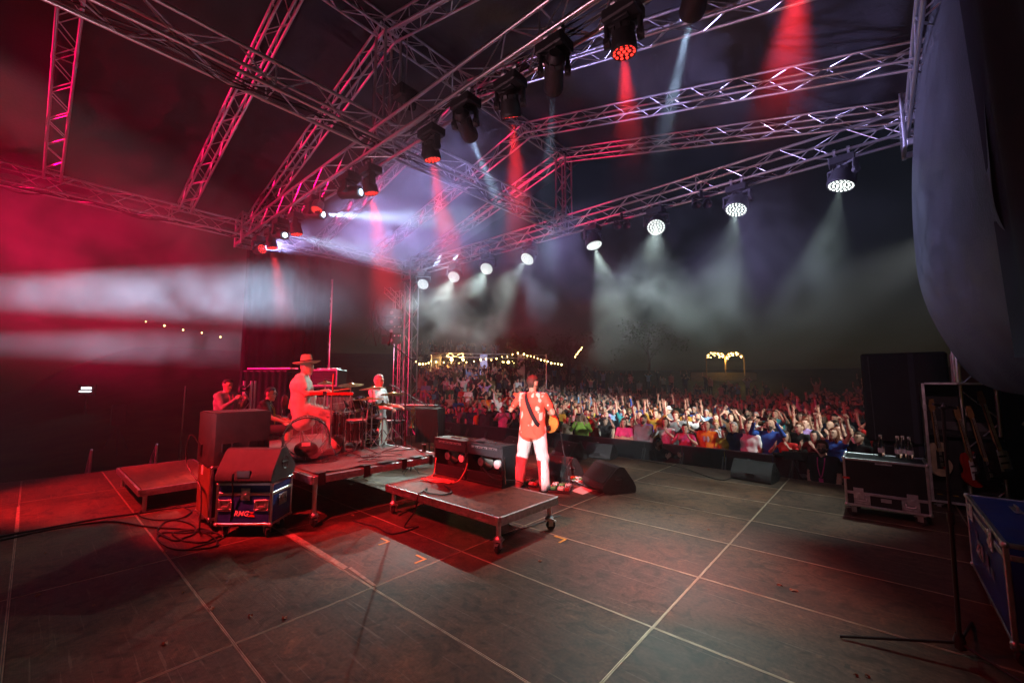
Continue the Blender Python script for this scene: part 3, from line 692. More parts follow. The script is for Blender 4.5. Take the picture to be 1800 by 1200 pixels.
PMATS = [SKINM, SHIRTM, PANTM, SHOEM, EYEM, LIPM, BEARDM]
def hair_mesh(style, nu=22, nv=14):
    B = MB(); vs = []
    for i in range(nv + 1):
        ph = math.pi * i / nv; z = -math.cos(ph)
        for k_ in range(nu):
            t = 2 * math.pi * k_ / nu; x = math.sin(ph) * math.cos(t); y = math.sin(ph) * math.sin(t)
            face = y > .25 + .1 * abs(x) and z < .55 - (.1 if style == 'curly' else 0)
            low = z < (-.86 if y < -.15 else -.35) and style != 'long'
            ear = abs(x) > .62 and -.3 < y < .45 and z < .1 and style not in ('long', 'curly')
            g = 1.1 + .05 * math.sin(7 * t + 5 * ph) * math.sin(ph * 6)
            if style == 'curly': g = 1.28 + .13 * math.sin(9 * t + 2 * i) * math.cos(7 * ph)
            if face or low or ear: g = .72
            p = Vector((x * .08 * g, -.01 + y * .102 * g, .022 + z * .104 * g))
            if style == 'long' and not face and z < -.05: p.z -= (.26) * min(1, (-.05 - z) * 1.3) * (1 if y < .3 else .9); p.y -= .01; p.x *= 1.08
            if style == 'bun' and False: pass
            vs.append(p)
    fs = [(i * nu + k_, i * nu + (k_ + 1) % nu, (i + 1) * nu + (k_ + 1) % nu, (i + 1) * nu + k_) for i in range(nv) for k_ in range(nu)]
    B.add(vs, fs)
    if style == 'bun': B.ell((0, -.11, .07), (.045, .045, .045), 10, 7)
    return B.mesh('hair_' + style, HAIRM, 80)
HAIR = {s: hair_mesh(s) for s in ('short', 'long', 'curly', 'bun')}
HAIR['cap'] = MB().lathe([(.001, .135), (.05, .125), (.083, .085), (.094, .035), (.094, .02)], (0, -.008, .0), n=20).grid(lambda u, v: ((u - .5) * .16, .075 + v * .075 - .1 * (u - .5) ** 2, .028 - .02 * v - .12 * (u - .5) ** 2), 8, 3).mesh('cap', mat('cap_cloth', (.1, .1, .1), .8, objcol=True, var=.15), 50)
HAIR['hat'] = MB().lathe([(.001, .14), (.05, .145), (.075, .13), (.09, .04), (.095, .035), (.15, .022), (.165, .03), (.15, .014), (.09, .02)], (0, -.008, .015), n=24).mesh('hat', MATS['cap_cloth'], 50)
def add_hair(t, J, style, colr, name=None):
    o = link(name or {'cap': 'cap', 'hat': 'hat'}.get(style, 'hair'), HAIR[style], t); o.matrix_local = head_matrix(J); o.color = (*colr, 1); return o

# ---------------- the guitarist, seen from behind
GJ = joints(pel=(0, 0, .95), chest=(.0, -.01, 1.33), hyaw=-20, hpitch=-4, al=((-.75, .1, -.85), (.1, 1, .42)), hl=(.3, .8, .35), nl=(.6, -.3, .5), curl=(1.2, 1.0),
            ar=((.62, -.15, -1), (-.55, .85, -.05)), hr=(-.7, .5, -.3), nr=(-.3, -.8, 0), knl=(-.18, .02, .5), anl=(-.235, -.02, .09), knr=(.16, .0, .5), anr=(.20, -.03, .09), footl=14, footr=-14)
gt = thing('person', 'guitarist in red floral shirt and white trousers seen from behind', 'person', tuple(atz(937, 861, 0)), R(18)); gt.scale = (1.03, 1.03, 1.03)
FLOR = mat('floral_shirt', (.66, .10, .055), .75, 0, .15, 6, .15, 40)
def floral(m):
    nt = m.node_tree; N = nt.nodes; L = nt.links; b = N['Principled BSDF']; base = b.inputs['Base Color'].links[0].from_socket
    tc = N.new('ShaderNodeTexCoord'); nz = N.new('ShaderNodeTexNoise'); nz.inputs['Scale'].default_value = 6; nz.inputs['Detail'].default_value = 2; L.new(tc.outputs['Object'], nz.inputs['Vector'])
    mx = N.new('ShaderNodeMix'); mx.data_type = 'VECTOR'; mx.inputs[0].default_value = .12; L.new(tc.outputs['Object'], mx.inputs[4]); L.new(nz.outputs['Color'], mx.inputs[5])
    mp = N.new('ShaderNodeMapping'); mp.inputs['Scale'].default_value = (1, 1, .55); mp.inputs['Rotation'].default_value = (0, .7, 0); L.new(mx.outputs[1], mp.inputs[0])
    v = N.new('ShaderNodeTexVoronoi'); v.inputs['Scale'].default_value = 13; L.new(mp.outputs[0], v.inputs['Vector'])
    r = N.new('ShaderNodeValToRGB'); r.color_ramp.elements[0].position = .34; r.color_ramp.elements[0].color = (1, 1, 1, 1); r.color_ramp.elements[1].position = .40; r.color_ramp.elements[1].color = (0, 0, 0, 1)
    L.new(v.outputs['Distance'], r.inputs[0])
    g = N.new('ShaderNodeSeparateColor'); L.new(v.outputs['Color'], g.inputs[0]); th = N.new('ShaderNodeMath'); th.operation = 'GREATER_THAN'; th.inputs[1].default_value = .22; L.new(g.outputs[0], th.inputs[0])
    mu = N.new('ShaderNodeMath'); mu.operation = 'MULTIPLY'; L.new(r.outputs[0], mu.inputs[0]); L.new(th.outputs[0], mu.inputs[1])
    o = N.new('ShaderNodeMix'); o.data_type = 'RGBA'; o.inputs[7].default_value = (.74, .5, .42, 1); L.new(mu.outputs[0], o.inputs[0]); L.new(base, o.inputs[6]); L.new(o.outputs[2], b.inputs['Base Color'])
floral(FLOR)
WTROU = mat('white_trousers', (.72, .71, .69), .8, 0, .12, 6, .22, 14)
gb = body(GJ, .0115, 1.0, .0, 'short', 'long', .86, ns=7, loose=1.1, legw=1.22)
gb.build('body', [SKINM, FLOR, WTROU, mat('white_shoe', (.6, .6, .6), .6), EYEM, LIPM, BEARDM], gt, 80)
add_hair(gt, GJ, 'short', (.06, .032, .022))
MB().grid(lambda u, v: ((.155 + .03 * v + .008 * math.sin(u * 44) * v) * math.cos(2 * math.pi * u), -.003 + (.122 + .022 * v + .008 * math.sin(u * 31) * v) * math.sin(2 * math.pi * u), 1.02 - .2 * v + .015 * math.sin(u * 12.6 + 1) * v), 60, 8).build('shirt_hem', FLOR, gt, 80)
stp = []                                   # guitar strap: left shoulder, across the back, right hip
stb = MB()
cp = bez([(-.06, .13, 1.30), (-.105, .09, 1.455), (-.1, -.03, 1.50), (-.06, -.12, 1.40), (.0, -.155, 1.26), (.07, -.16, 1.12), (.13, -.12, 1.01), (.2, -.01, .95), (.24, .12, .95)], 8)
for i, p in enumerate(cp):
    tn = (cp[min(i + 1, len(cp) - 1)] - cp[max(i - 1, 0)]).normalized(); ax = Vector((0, 0, 1.15)); out = Vector((p.x * .6, p.y, 0)).normalized(); wd = tn.cross(out).normalized() * .032
    stp.append((p + wd, p - wd, p + wd + out * .006, p - wd + out * .006))
for i in range(len(stp) - 1):
    a, b = stp[i], stp[i + 1]; stb.add([a[2], a[3], b[3], b[2], a[0], a[1], b[1], b[0]], [(0, 1, 2, 3), (4, 7, 6, 5), (0, 3, 7, 4), (1, 5, 6, 2)])
# electric guitar: body, neck, headstock, strap
def guitar(name, label, colm, loc, M3, strap=None, group=None, fret=WOODR, style=0):
    t = thing(name, label, 'guitar', loc, 0, group); t.matrix_world = Matrix.Translation(Vector(loc)) @ M3.to_4x4()
    # local: body centre at origin, neck along +Z, face towards -Y
    out = []
    for i in range(40):
        a = 2 * math.pi * i / 40; z = -math.cos(a); x = math.sin(a)
        wd = (.165 if z < 0 else .14) * (1 - .30 * math.exp(-((z - .12) / .28) ** 2)); hgt = .22
        zz = z * hgt
        if z > .55: zz += (.06 if x > 0 else .045) * (abs(x) > .25) * (1 - abs(abs(x) - .55)) - (.03 if abs(x) < .2 else 0)
        out.append((x * wd * (1.05 if style else 1), zz))
    b = MB().prism([(x, -.021, z) for x, z in out], (0, .042, 0)); b.prism([(x * .9, -.024, z * .9) for x, z in out], (0, .003, 0)); b.prism([(x * .9, .021, z * .9) for x, z in out], (0, .003, 0)); b.build('guitar_body', colm, t)
    MB().prism([(-.06, -.027, -.12), (.075, -.027, -.1), (.08, -.027, .12), (-.04, -.027, .14)], (0, .003, 0)).build('pickguard', [WHITEP, BLACKP][style], t)
    MB().box((0, -.032, -.02), (.085, .012, .02)).build('pickup', BLACKM, t); MB().box((0, -.032, .06), (.085, .012, .02)).build('pickup', BLACKM, t); MB().box((0, -.034, -.1), (.08, .014, .03)).build('bridge', CHROME, t)
    MB().prism([(-.027, -.03, .12), (.027, -.03, .12), (.021, -.03, .68), (-.021, -.03, .68)], (0, .022, 0)).build('neck', WOODN, t)
    MB().prism([(-.0265, -.034, .17), (.0265, -.034, .17), (.0208, -.034, .68), (-.0208, -.034, .68)], (0, .0035, 0)).build('fretboard', fret, t)
    hs = MB().prism([(-.022, -.02, .68), (.022, -.02, .68), (.045, -.02, .74), (.035, -.02, .87), (-.02, -.02, .86), (-.04, -.02, .76)], (0, .015, 0)).build('headstock', WOODN, t)
    for i in range(6): MB().cyl((-.035 + .002 * i, -.012, .72 + .024 * i), (-.06 + .004 * i, -.012, .724 + .024 * i), .006, n=6).build('tuner', CHROME, hs)
    for i in range(6): rod('string', BRM, (-.017 + .0068 * i, -.037, -.1), (-.014 + .0056 * i, -.037, .7), .0009, t)
    return t
Rg = Matrix.Rotation(R(18), 3, 'Z')
z_ = Vector((-.80, .25, .52)).normalized(); y_ = Vector((-.1, -1, .12)); y_ = (y_ - z_ * y_.dot(z_)).normalized(); x_ = y_.cross(z_)
M3 = Matrix((x_, y_, z_)).transposed()
gg = guitar('electric_guitar', 'sunburst electric guitar played by the person in the floral shirt', mat('sunburst', (.5, .2, .04), .25, 0, .5, 5, coat=.5), Vector(gt.location) + Rg @ Vector((.17, .235, 1.06)), Rg @ M3)
so_ = stb.build('strap', CLOTHB, gg); so_.matrix_parent_inverse = Matrix.Identity(4)
so_.matrix_local = gg.matrix_world.inverted() @ (Matrix.Translation(gt.location) @ Matrix.Rotation(R(18), 4, 'Z') @ Matrix.Diagonal((1.03, 1.03, 1.03, 1)))

# ---------------- the drummer on his stool
ST = .60                                    # seat above the riser
dl = atz(531, 724, 1.2); RISER = .6
DJ = joints(pel=(0, 0, .70), chest=(0, -.03, 1.07), neck=(0, -.01, 1.225), head=(0, .04, 1.36), shl=(-.205, -.02, 1.175), shr=(.205, -.02, 1.175), hyaw=-8, hpitch=-6,
            hipl=(-.1, .03, .68), hipr=(.1, .03, .68), knl=(-.2, .46, .56), knr=(.2, .46, .56), anl=(-.2, .5, .11), anr=(.22, .56, .11),
            al=((-.25, .35, -1), (.15, 1, .15)), ar=((.3, .4, -1), (-.05, 1, .2)), hl=(0, 1, .1), hr=(0, 1, .1), nl=(.3, 0, -1), nr=(-.3, 0, -1), curl=1.5)
dt = thing('person', 'drummer in fedora and pale T-shirt sitting at the drum kit', 'person', (dl.x, dl.y, RISER - .06), R(-30)); dt.scale = (1.04,) * 3
body(DJ, .0125, 1.24, .05, 'short', 'long', .74, ns=7, k=.03).build('body', [SKINM, mat('pale_print_shirt', (.62, .58, .5), .85, 0, .14, 24, .15, 40), mat('pale_trousers', (.5, .46, .38), .85, 0, .2, 6, .15, 20), mat('red_shoe', (.4, .08, .06), .6), EYEM, LIPM, mat('grey_beard', (.3, .28, .26), .8)], dt, 80)
hat = MB().lathe([(.001, .115), (.03, .112), (.06, .128), (.078, .118), (.09, .06), (.094, .01), (.1, .006), (.16, .0), (.205, .016), (.213, .022), (.205, .01), (.155, -.008), (.09, -.004)], n=30).build('fedora', mat('tan_felt', (.42, .3, .2), .9, 0, .15, 20), dt)
hat.matrix_local = head_matrix(DJ) @ Matrix.Translation((0, -.012, .065)) @ Matrix.Rotation(R(12), 4, 'X') @ Matrix.Diagonal((.86, 1.0, 1.12, 1))
MB().grid(lambda u, v: ((.2 + .02 * v + .008 * math.sin(u * 44) * v) * math.cos(2 * math.pi * u), .0 + (.185 + .02 * v) * math.sin(2 * math.pi * u), .86 - .16 * v), 50, 6).build('shirt_hem', MATS['pale_print_shirt'], dt, 80)
band = MB().lathe([(.0925, .014), (.0965, .012), (.0945, .042), (.0905, .044)], n=30).build('hat_band', CLOTHB, hat)
for s, q in ((-1, (-.2, .62, .86)), (1, (.22, .64, .9))):
    tag(MB().cyl((0, 0, 0), (s * .04, .36, .06), .0075, .005, 8).build('drumstick', WOODN, None), 'wooden drumstick in the drummer’s %s hand' % ('left' if s < 0 else 'right'), 'drumstick', 'drumsticks')
    o = bpy.data.objects['drumstick' if s < 0 else 'drumstick.001']; sh_ = np.array(DJ['shl' if s < 0 else 'shr']); A = DJ['al' if s < 0 else 'ar']; wr = sh_ + nrm(A[0]) * UP + nrm(A[1]) * (FO + .08)
    o.matrix_world = Matrix.Translation(dt.location) @ Matrix.Rotation(R(-30), 4, 'Z') @ Matrix.Diagonal((1.04,) * 3 + (1,)) @ Matrix.Translation((wr[0], wr[1] - .05, wr[2] - .02))

# ---------------- grey-haired keyboard player
kl = Vector(atd(664, 700, 8.5)); kl.z = 0
KJ = joints(hyaw=-14, hpitch=-6, al=((-.1, .35, -1), (.1, 1, -.05)), ar=((.15, .4, -1), (-.1, 1, -.12)), hl=(0, 1, -.2), hr=(0, 1, -.2), nl=(.2, 0, -1), nr=(-.2, 0, -1), curl=.6)
kt = thing('person', 'keyboard player in white shirt standing behind the drum kit', 'person', tuple(kl), R(-62)); kt.scale = (1.05,) * 3
body(KJ, .0145, 1.05, .03, 'short', 'long', .88, ns=6).build('body', [SKINM, mat('white_shirt', (.72, .72, .74), .8, 0, .12, 10, .3, 40), mat('dark_trousers', (.03, .03, .04), .8), SHOEM, EYEM, LIPM, BEARDM], kt, 80)
add_hair(kt, KJ, 'short', (.62, .6, .58))

# ---------------- two men in the wings on the left
hl_ = Vector(atd(398, 690, 8.3)); hl_.z = 0
HJ = joints(hyaw=-10, hpitch=-10, al=((-.1, .6, -.8), (.5, .8, .75)), ar=((.15, .6, -.8), (-.45, .8, .75)), hl=(.3, .6, .6), hr=(-.3, .6, .6), curl=1.3)
ht = thing('person', 'person in grey hoodie raising a camera in the left wing', 'person', tuple(hl_), R(-58))
body(HJ, .015, 1.08, .02, 'long', 'long', .86, ns=6, loose=1.1).build('body', [SKINM, mat('grey_hoodie', (.24, .23, .22), .9, 0, .2, 12, .4, 50), MATS['dark_trousers'], SHOEM, EYEM, LIPM, BEARDM], ht, 80)
MB().ell((0, -.09, 1.46), (.13, .07, .07), 12, 8).build('hood', MATS['grey_hoodie'], ht); add_hair(ht, HJ, 'short', (.03, .02, .015))
MB().tube(bez([(-.05, .1, 1.46), (-.035, .135, 1.3), (0, .15, 1.12), (.035, .135, 1.3), (.05, .1, 1.46)], 5), .008, 5).build('lanyard', mat('pink_ribbon', (.7, .05, .3), .6), ht)
cmr = thing('photo_camera', 'black photo camera held up by the person in the grey hoodie', 'camera', (0, 0, 0))
MB().box((0, 0, 0), (.14, .06, .1), ch=.008).box((0, 0, .06), (.05, .05, .03), ch=.006).build('camera_body', BLACKP, cmr); MB().lathe([(.04, 0), (.042, .08), (.046, .1), (.03, .1), (.001, .09)], (0, .03, 0), (0, 1, 0), 16).build('lens', BLACKM, cmr)
cmr.matrix_world = Matrix.Translation(hl_) @ Matrix.Rotation(R(-58), 4, 'Z') @ Matrix.Translation((0, .34, 1.56))
cl_ = Vector(atd(462, 716, 8.0)); cl_.z = 0.32
CJ = joints(pel=(0, 0, .5), chest=(0, .04, .87), neck=(0, .07, 1.02), head=(0, .125, 1.15), shl=(-.19, .05, .975), shr=(.19, .05, .975), hyaw=-25, hpitch=-6, hipl=(-.1, .03, .48), hipr=(.1, .03, .48), knl=(-.16, .45, .5), knr=(.2, .45, .5), anl=(-.15, .47, .08), anr=(.2, .5, .08),
            al=((-.1, .4, -1), (.3, 1, -.3)), ar=((.15, .5, -1), (-.3, .9, -.4)), hl=(.3, .8, -.5), hr=(-.3, .7, -.6), curl=.8)
ct = thing('person', 'seated person in black T-shirt and glasses with a yellow lanyard', 'person', tuple(cl_), R(-30))
body(CJ, .015, 1.05, .02, 'short', 'short', .5, ns=6, glasses=True).build('body', [SKINM, mat('black_tshirt', (.018, .018, .02), .85), mat('black_shorts', (.015, .015, .017), .85), SHOEM, EYEM, LIPM, BEARDM], ct, 80)
add_hair(ct, CJ, 'short', (.03, .02, .015))
MB().tube(bez([(-.06, .1, 1.0), (-.05, .19, .85), (0, .21, .62), (.05, .19, .85), (.06, .1, 1.0)], 5), .008, 5).box((0, .215, .58), (.07, .006, .1)).build('lanyard', mat('yellow_ribbon', (.6, .45, .05), .6), ct)
sc_ = MB().box((0, 0, .17), (.5, .45, .30), ch=.01).box((0, 0, .335), (.52, .47, .03), ch=.006).build('stool_case', BLACKL, None); sc_.location = (cl_.x, cl_.y, .36 - .03); tag(sc_, 'black case the seated person in the left wing sits on', 'case')

# ------------------------------------------------------------------ risers
CASTER_F = MB().box((0, 0, .115), (.09, .09, .012)).box((-.03, .01, .08), (.006, .05, .07)).box((.03, .01, .08), (.006, .05, .07)).box((0, .055, .09), (.03, .04, .012)).mesh('caster_fork', ALUD)
CASTER_W = MB().lathe([(.001, -.02), (.04, -.02), (.05, -.012), (.05, .012), (.04, .02), (.001, .02)], (0, .015, .05), (1, 0, 0), 16).mesh('wheel', RUBBER)
def caster(p, loc, rz=0., sc_=1.):
    o = link('caster', CASTER_F, p, loc); o.rotation_euler = (0, 0, rz); o.scale = (sc_,) * 3; link('wheel', CASTER_W, o); return o
def riser(label, x0, x1, y0, y1, zt, wheels=True, boards=1, group='stage risers'):
    t = thing('stage_riser', label, 'riser', ((x0 + x1) / 2, (y0 + y1) / 2, 0), 0, group); w, d = x1 - x0, y1 - y0
    for k in range(boards): MB().box((-w / 2 + w / boards * (k + .5), 0, zt - .012), (w / boards - .04, d - .05, .022)).build('top_board', DECK, t)
    for y in (-d / 2, d / 2):
        MB().box((0, y, zt - .03), (w, .03, .058), ch=.004).box((0, y * .998, zt - .075), (w, .025, .03), ch=.003).build('edge_rail', ALUD, t)
    for x in (-w / 2, w / 2):
        MB().box((x, 0, zt - .03), (.03, d - .03, .058), ch=.004).box((x * .998, 0, zt - .075), (.025, d - .03, .03), ch=.003).build('edge_rail', ALUD, t)
    n = boards + 1
    for i in range(n):
        for sy in (-1, 1):
            px_ = -w / 2 + .07 + (w - .14) * i / (n - 1); lz = .13 if wheels else .0
            rod('leg', CHM, (px_, sy * (d / 2 - .07), lz), (px_, sy * (d / 2 - .07), zt - .07), .026, t)
            if wheels:
                MB().lathe([(.045, 0), (.05, .02), (.03, .04), (.027, .05)], (px_, sy * (d / 2 - .07), lz - .01), n=14).build('collar', ALUD, t)
                caster(t, (px_, sy * (d / 2 - .07), 0), random.uniform(0, 6), 1.05)
    return t
fr = riser('low wheeled riser carrying the two guitar amplifiers', -4.95, -2.93, 3.15, 4.16, .375)
dr = riser('tall wheeled riser under the drum kit', -9.1, -5.1, 2.25, 4.25, .6, boards=2)
lr = riser('empty low riser at the left behind the speaker cases', -9.55, -7.4, 1.03, 2.04, .3, wheels=False)
RUG = mat('grey_carpet', (.11, .10, .095), .95, 0, .35, 30, .8, 260)
rg = MB().grid(lambda u, v: (-8.9 + 3.72 * u, 2.33 + 1.84 * v, .604 + .008 + (.012 * max(0, math.sin(v * 26)) if u > .97 else 0)), 40, 30)
rgo = rg.build('carpet', RUG, smooth=80); tag(rgo, 'grey carpet taped down on top of the drum riser', 'carpet')
for y, wd, up_ in ((2.36, .09, 1), (2.95, .09, 1), (3.25, .2, 0), (3.52, .08, 1), (3.78, .17, 0), (3.98, .06, 1)):
    b = MB().box((-5.15, y, .628), (.12, wd, .004))
    if up_: b.box((-5.0825, y, .56), (.003, wd, .14)).box((-5.1, y, .631), (.04, wd, .003))
    b.build('tape', GAFFA, rgo)

# ------------------------------------------------------------------ flight cases
BALL = MB().ell((0, 0, 0), (.024, .024, .024), 10, 7).mesh('ball_corner', ALU)
LATCH = MB().box((0, -.004, 0), (.1, .008, .13), ch=.002).box((0, -.01, 0), (.05, .008, .09), ch=.003).box((0, -.016, -.01), (.03, .008, .03), ch=.003)
for sx in (-1, 1):
    for z in (-.055, -.02, .02, .055): LATCH.cyl((sx * .042, -.004, z), (sx * .042, -.012, z), .005, n=6)
LATCH = LATCH.mesh('latch', ALU)
HAND = MB().box((0, -.004, .05), (.16, .008, .022), ch=.002).box((0, -.004, -.05), (.16, .008, .022), ch=.002).box((-.069, -.004, 0), (.022, .008, .078), ch=.002).box((.069, -.004, 0), (.022, .008, .078), ch=.002).box((0, .003, 0), (.12, .004, .08)).tube([(-.045, -.006, .028), (-.04, -.016, -.012), (.04, -.016, -.012), (.045, -.006, .028)], .008)
HAND = HAND.mesh('handle', ALUD)
def case(label, w, d, h, loc, rz, pm_, seam=.72, feet=True, latches=((-.25, 0),), handles=(), logo=None, name='flight_case', trim=ALU, tr=.028):
    t = thing(name, label, 'flight case', loc, rz, 'flight cases'); z0 = .135 if feet else .0
    z1 = z0 + h
    MB().box((0, 0, (z0 + z1) / 2), (w - .012, d - .012, h - .012)).build('panel', pm_, t)
    for sy in (-1, 1):
        for z in (z0 + tr / 2, z1 - tr / 2): MB().box((0, sy * (d / 2 - tr / 2), z), (w - .05, tr, tr), ch=.004).build('edge_trim', trim, t)
        for sx in (-1, 1): MB().box((sx * (w / 2 - tr / 2), sy * (d / 2 - tr / 2), (z0 + z1) / 2), (tr, tr, h - .05), ch=.004).build('edge_trim', trim, t)
    for sx in (-1, 1):
        for z in (z0 + tr / 2, z1 - tr / 2): MB().box((sx * (w / 2 - tr / 2), 0, z), (tr, d - .05, tr), ch=.004).build('edge_trim', trim, t)
        for sy in (-1, 1):
            for z in (z0 + .012, z1 - .012): link('ball_corner', BALL, t, (sx * (w / 2 - .012), sy * (d / 2 - .012), z))
    if seam:
        zs = z0 + h * seam
        for sy in (-1, 1): MB().box((0, sy * (d / 2 - .006), zs), (w - 2 * tr, .016, .034), ch=.003).build('seam_trim', trim, t)
        for sx in (-1, 1): MB().box((sx * (w / 2 - .006), 0, zs), (.016, d - 2 * tr, .034), ch=.003).build('seam_trim', trim, t)
        for x, _ in latches: link('latch', LATCH, t, (x, -d / 2 - .004, zs))
    for f, x, z in handles:
        o = link('handle', HAND, t)
        o.location = (x, -d / 2 - .002, z0 + z) if f == 'f' else (w / 2 + .002, x, z0 + z)
        if f == 's': o.rotation_euler = (0, 0, math.pi / 2)
    if feet:
        for sx in (-1, 1):
            for sy in (-1, 1): caster(t, (sx * (w / 2 - .08), sy * (d / 2 - .08), 0), random.uniform(0, 6), 1.08)
    return t
def text(txt, size, m, parent, loc, rot=(math.pi / 2, 0, 0), shear=0., name='lettering', ext=.001, bold=0.):
    c = bpy.data.curves.new(name, 'FONT'); c.body = txt; c.size = size; c.extrude = ext; c.align_x = 'CENTER'; c.align_y = 'CENTER'; c.shear = shear; c.offset = bold
    c.materials.append(m); q = bpy.data.objects.new('tmp', c); col.objects.link(q); me = bpy.data.meshes.new_from_object(q.evaluated_get(bpy.context.evaluated_depsgraph_get())); bpy.data.objects.remove(q); o = link(name, me, parent, loc); o.rotation_euler = rot; return o
u_, v_ = Vector((.747, .665, 0)), Vector((-.665, .747, 0))
bl = atz(376, 925, .13); bl.z = 0
rmg = case('blue flight case lettered RMG with a stage monitor on top', .62, .44, .46, bl + u_ * .31 + v_ * .22, math.atan2(u_.y, u_.x), BLUEP, .74, latches=((.02, 0),), handles=(('f', -.2, .22), ('f', .2, .22), ('s', .0, .24)))
text('RMG', .075, WHITEP, rmg, (-.02, -.2235, .135 + .13), shear=.25, bold=.0015)
MB().add([(.065, -.2245, .285), (.125, -.2245, .285), (.1, -.2245, .262)], [(0, 1, 2)]).add([(.05, -.2245, .232), (.13, -.2245, .232), (.122, -.2245, .25), (.1, -.2245, .258), (.07, -.2245, .25)], [(0, 1, 2, 3, 4)]).build('logo', mat('logo_orange', (.7, .12, .04), .5), rmg, 0)
c2 = case('tall black flight case with a brown end panel under the big speaker', .56, .80, .60, (-6.13, 1.83, 0), 0, BLACKL, None, trim=ALUD, handles=(('s', .0, .3),))
MB().box((0, -.3965, .435), (.50, .012, .54)).build('end_panel', PLY, c2)
MB().box((-.08, -.404, .66), (.07, .003, .11)).build('paper_label', PAPER, c2)
case('small blue flight case half hidden behind the tall black case', .5, .45, .42, (-6.95, 2.15, 0), R(8), BLUEP, .74, latches=((0, 0),))
rc = case('black road case with four glass bottles standing on its lid', .80, .56, .60, (-.03, 7.32, 0), 0, BLACKL, .28, latches=((-.26, 0), (.24, 0)), handles=(('f', -.23, .09), ('f', .22, .09)))
MB().box((.0, -.284, .135 + .115), (.1, .004, .045)).build('label_plate', ALUD, rc); MB().box((0, -.284, .135 + .555), (.16, .004, .02)).build('label_plate', ALUD, rc); MB().box((-.37, -.286, .48), (.07, .003, .025)).build('tape', RTAPE, rc)
GLASS = mat('clear_glass', (.9, .95, .97), .03, 0, 0, trans=1., ior=1.45); CAPM = mat('bottle_cap', (.7, .7, .72), .35, .6, .1)
BOT = MB().lathe([(.001, .0), (.03, .0), (.033, .01), (.033, .12), (.028, .16), (.015, .2), (.0135, .245), (.015, .25)], n=18).mesh('bottle', GLASS)
BCAP = MB().lathe([(.016, .24), (.016, .262), (.001, .264)], n=14).mesh('cap', CAPM); BLAB = MB().lathe([(.0338, .05), (.0338, .1)], n=18).mesh('bottle_label', WHITEP)
for (px, lab) in ((1550, 'single glass water bottle at the left of the road case lid'), (1580, 'glass water bottle at the left of the group of three'), (1589, 'glass water bottle standing behind the other two of the group'), (1600, 'glass water bottle nearest the guitar rack')):
    p = aty(px, 800, 7.42 if px != 1589 else 7.5); t = thing('glass_bottle', lab, 'bottle', (p.x, p.y, .7395), 0, 'glass bottles'); t.scale = (1.05, 1.05, 1.05)
    link('bottle', BOT, t); link('cap', BCAP, t); link('bottle_label', BLAB, t)
bt = case('long blue trunk with metal edges at the right edge', 1.5, .85, .6, (.93, 4.75, 0), -math.pi / 2, BLUEP, .86, latches=((-.4, 0), (.4, 0)), handles=(('f', -.1, .3), ('s', .1, .3)))
for x, z_2, w_2, h_2 in ((-.28, .46, .10, .16), (-.1, .44, .14, .07), (.12, .42, .12, .12), (.3, .4, .1, .06)): MB().box((x, -.4262, z_2), (w_2, .0016, h_2), ch=.0005).build('worn_print', mat('faded_print', (.16, .2, .34), .6, 0, .6, 18), bt)
for x in (-.3, .35): MB().box((x, -.2, .738), (.2, .05, .01), ch=.003).tube([(x - .06, -.2, .742), (x - .05, -.2, .765), (x + .05, -.2, .765), (x + .06, -.2, .742)], .008).build('lid_handle', ALUD, bt)
case('black flight case with riveted metal edge in the bottom right corner', .95, .7, .48, (1.0, 3.3, 0), -math.pi / 2, BLACKL, .8, latches=((.2, 0),), handles=(('f', -.2, .2),))
dk = MB().prism([(.62, 3.1, .66), (.62, 3.75, .66), (.66, 3.75, 1.05), (.66, 3.1, 1.05)], (.5, 0, 0)).build('speaker_box', SPKP); tag(dk, 'dark speaker box standing on the case at the right edge', 'speaker')

# ------------------------------------------------------------------ monitors and speakers
def wedge(label, loc, rz, w=.62, s=1., group='stage monitors', flip=False):
    t = thing('stage_monitor', label, 'monitor', loc, rz, group)
    pf = [(-.27, .0), (.14, .0), (.24, .035), (.27, .09), (.255, .14), (.02, .365), (-.04, .385), (-.1, .37), (-.25, .17), (-.29, .09), (-.29, .03)]
    pf = [(a * s, b * s) for a, b in pf]
    MB().prism([(-w / 2, y, z) for y, z in pf], (w, 0, 0)).build('cabinet', SPKP, t, 30)
    n = Vector((0, .225, .235)).normalized(); a = Vector((0, .247 * s, .155 * s)); b = Vector((0, .03 * s, .363 * s)); g = MB()
    o = Vector((0, n.z, n.y)) * 0 + Vector((0, .007, .0068)); g.prism([a + Vector((-w / 2 + .02, 0, 0)) + o * .3, a + Vector((w / 2 - .02, 0, 0)) + o * .3, b + Vector((w / 2 - .02, 0, 0)) + o * .3, b + Vector((-w / 2 + .02, 0, 0)) + o * .3], o)
    g.build('grille', GRILLE, t)
    for sx in (-1, 1):
        MB().lathe([(.001, -.012), (.055, -.01), (.066, .0), (.07, .003), (.072, .0)], (sx * (w / 2 + .001), -.0, .2 * s), (sx, 0, 0), 18).build('handle_cup', BLACKM, t); MB().box((sx * (w / 2 + .002), 0, .2 * s), (.012, .13, .022), ch=.004).build('handle_bar', SPKP, t)
    MB().box((0, -.285 * s, .1), (.14, .02, .07), rot=Matrix.Rotation(R(-4), 3, 'X')).build('connector_plate', BLACKM, t); MB().box((-.13, .105, .305), (.05, .01, .01), rot=Matrix.Rotation(R(-44), 3, 'X')).build('badge', ALUD, t)
    return t
def wp(px, py): p = atz(px, py, 0); return (p.x, p.y, .002)
wedge('large stage monitor right of the guitarist near the front', (-3.38, 6.18, .002), R(150), .66, 1.05)
wedge('stage monitor directly in front of the guitarist by the microphone stand', (-4.42, 6.35, .002), R(172), .62, 1.0)
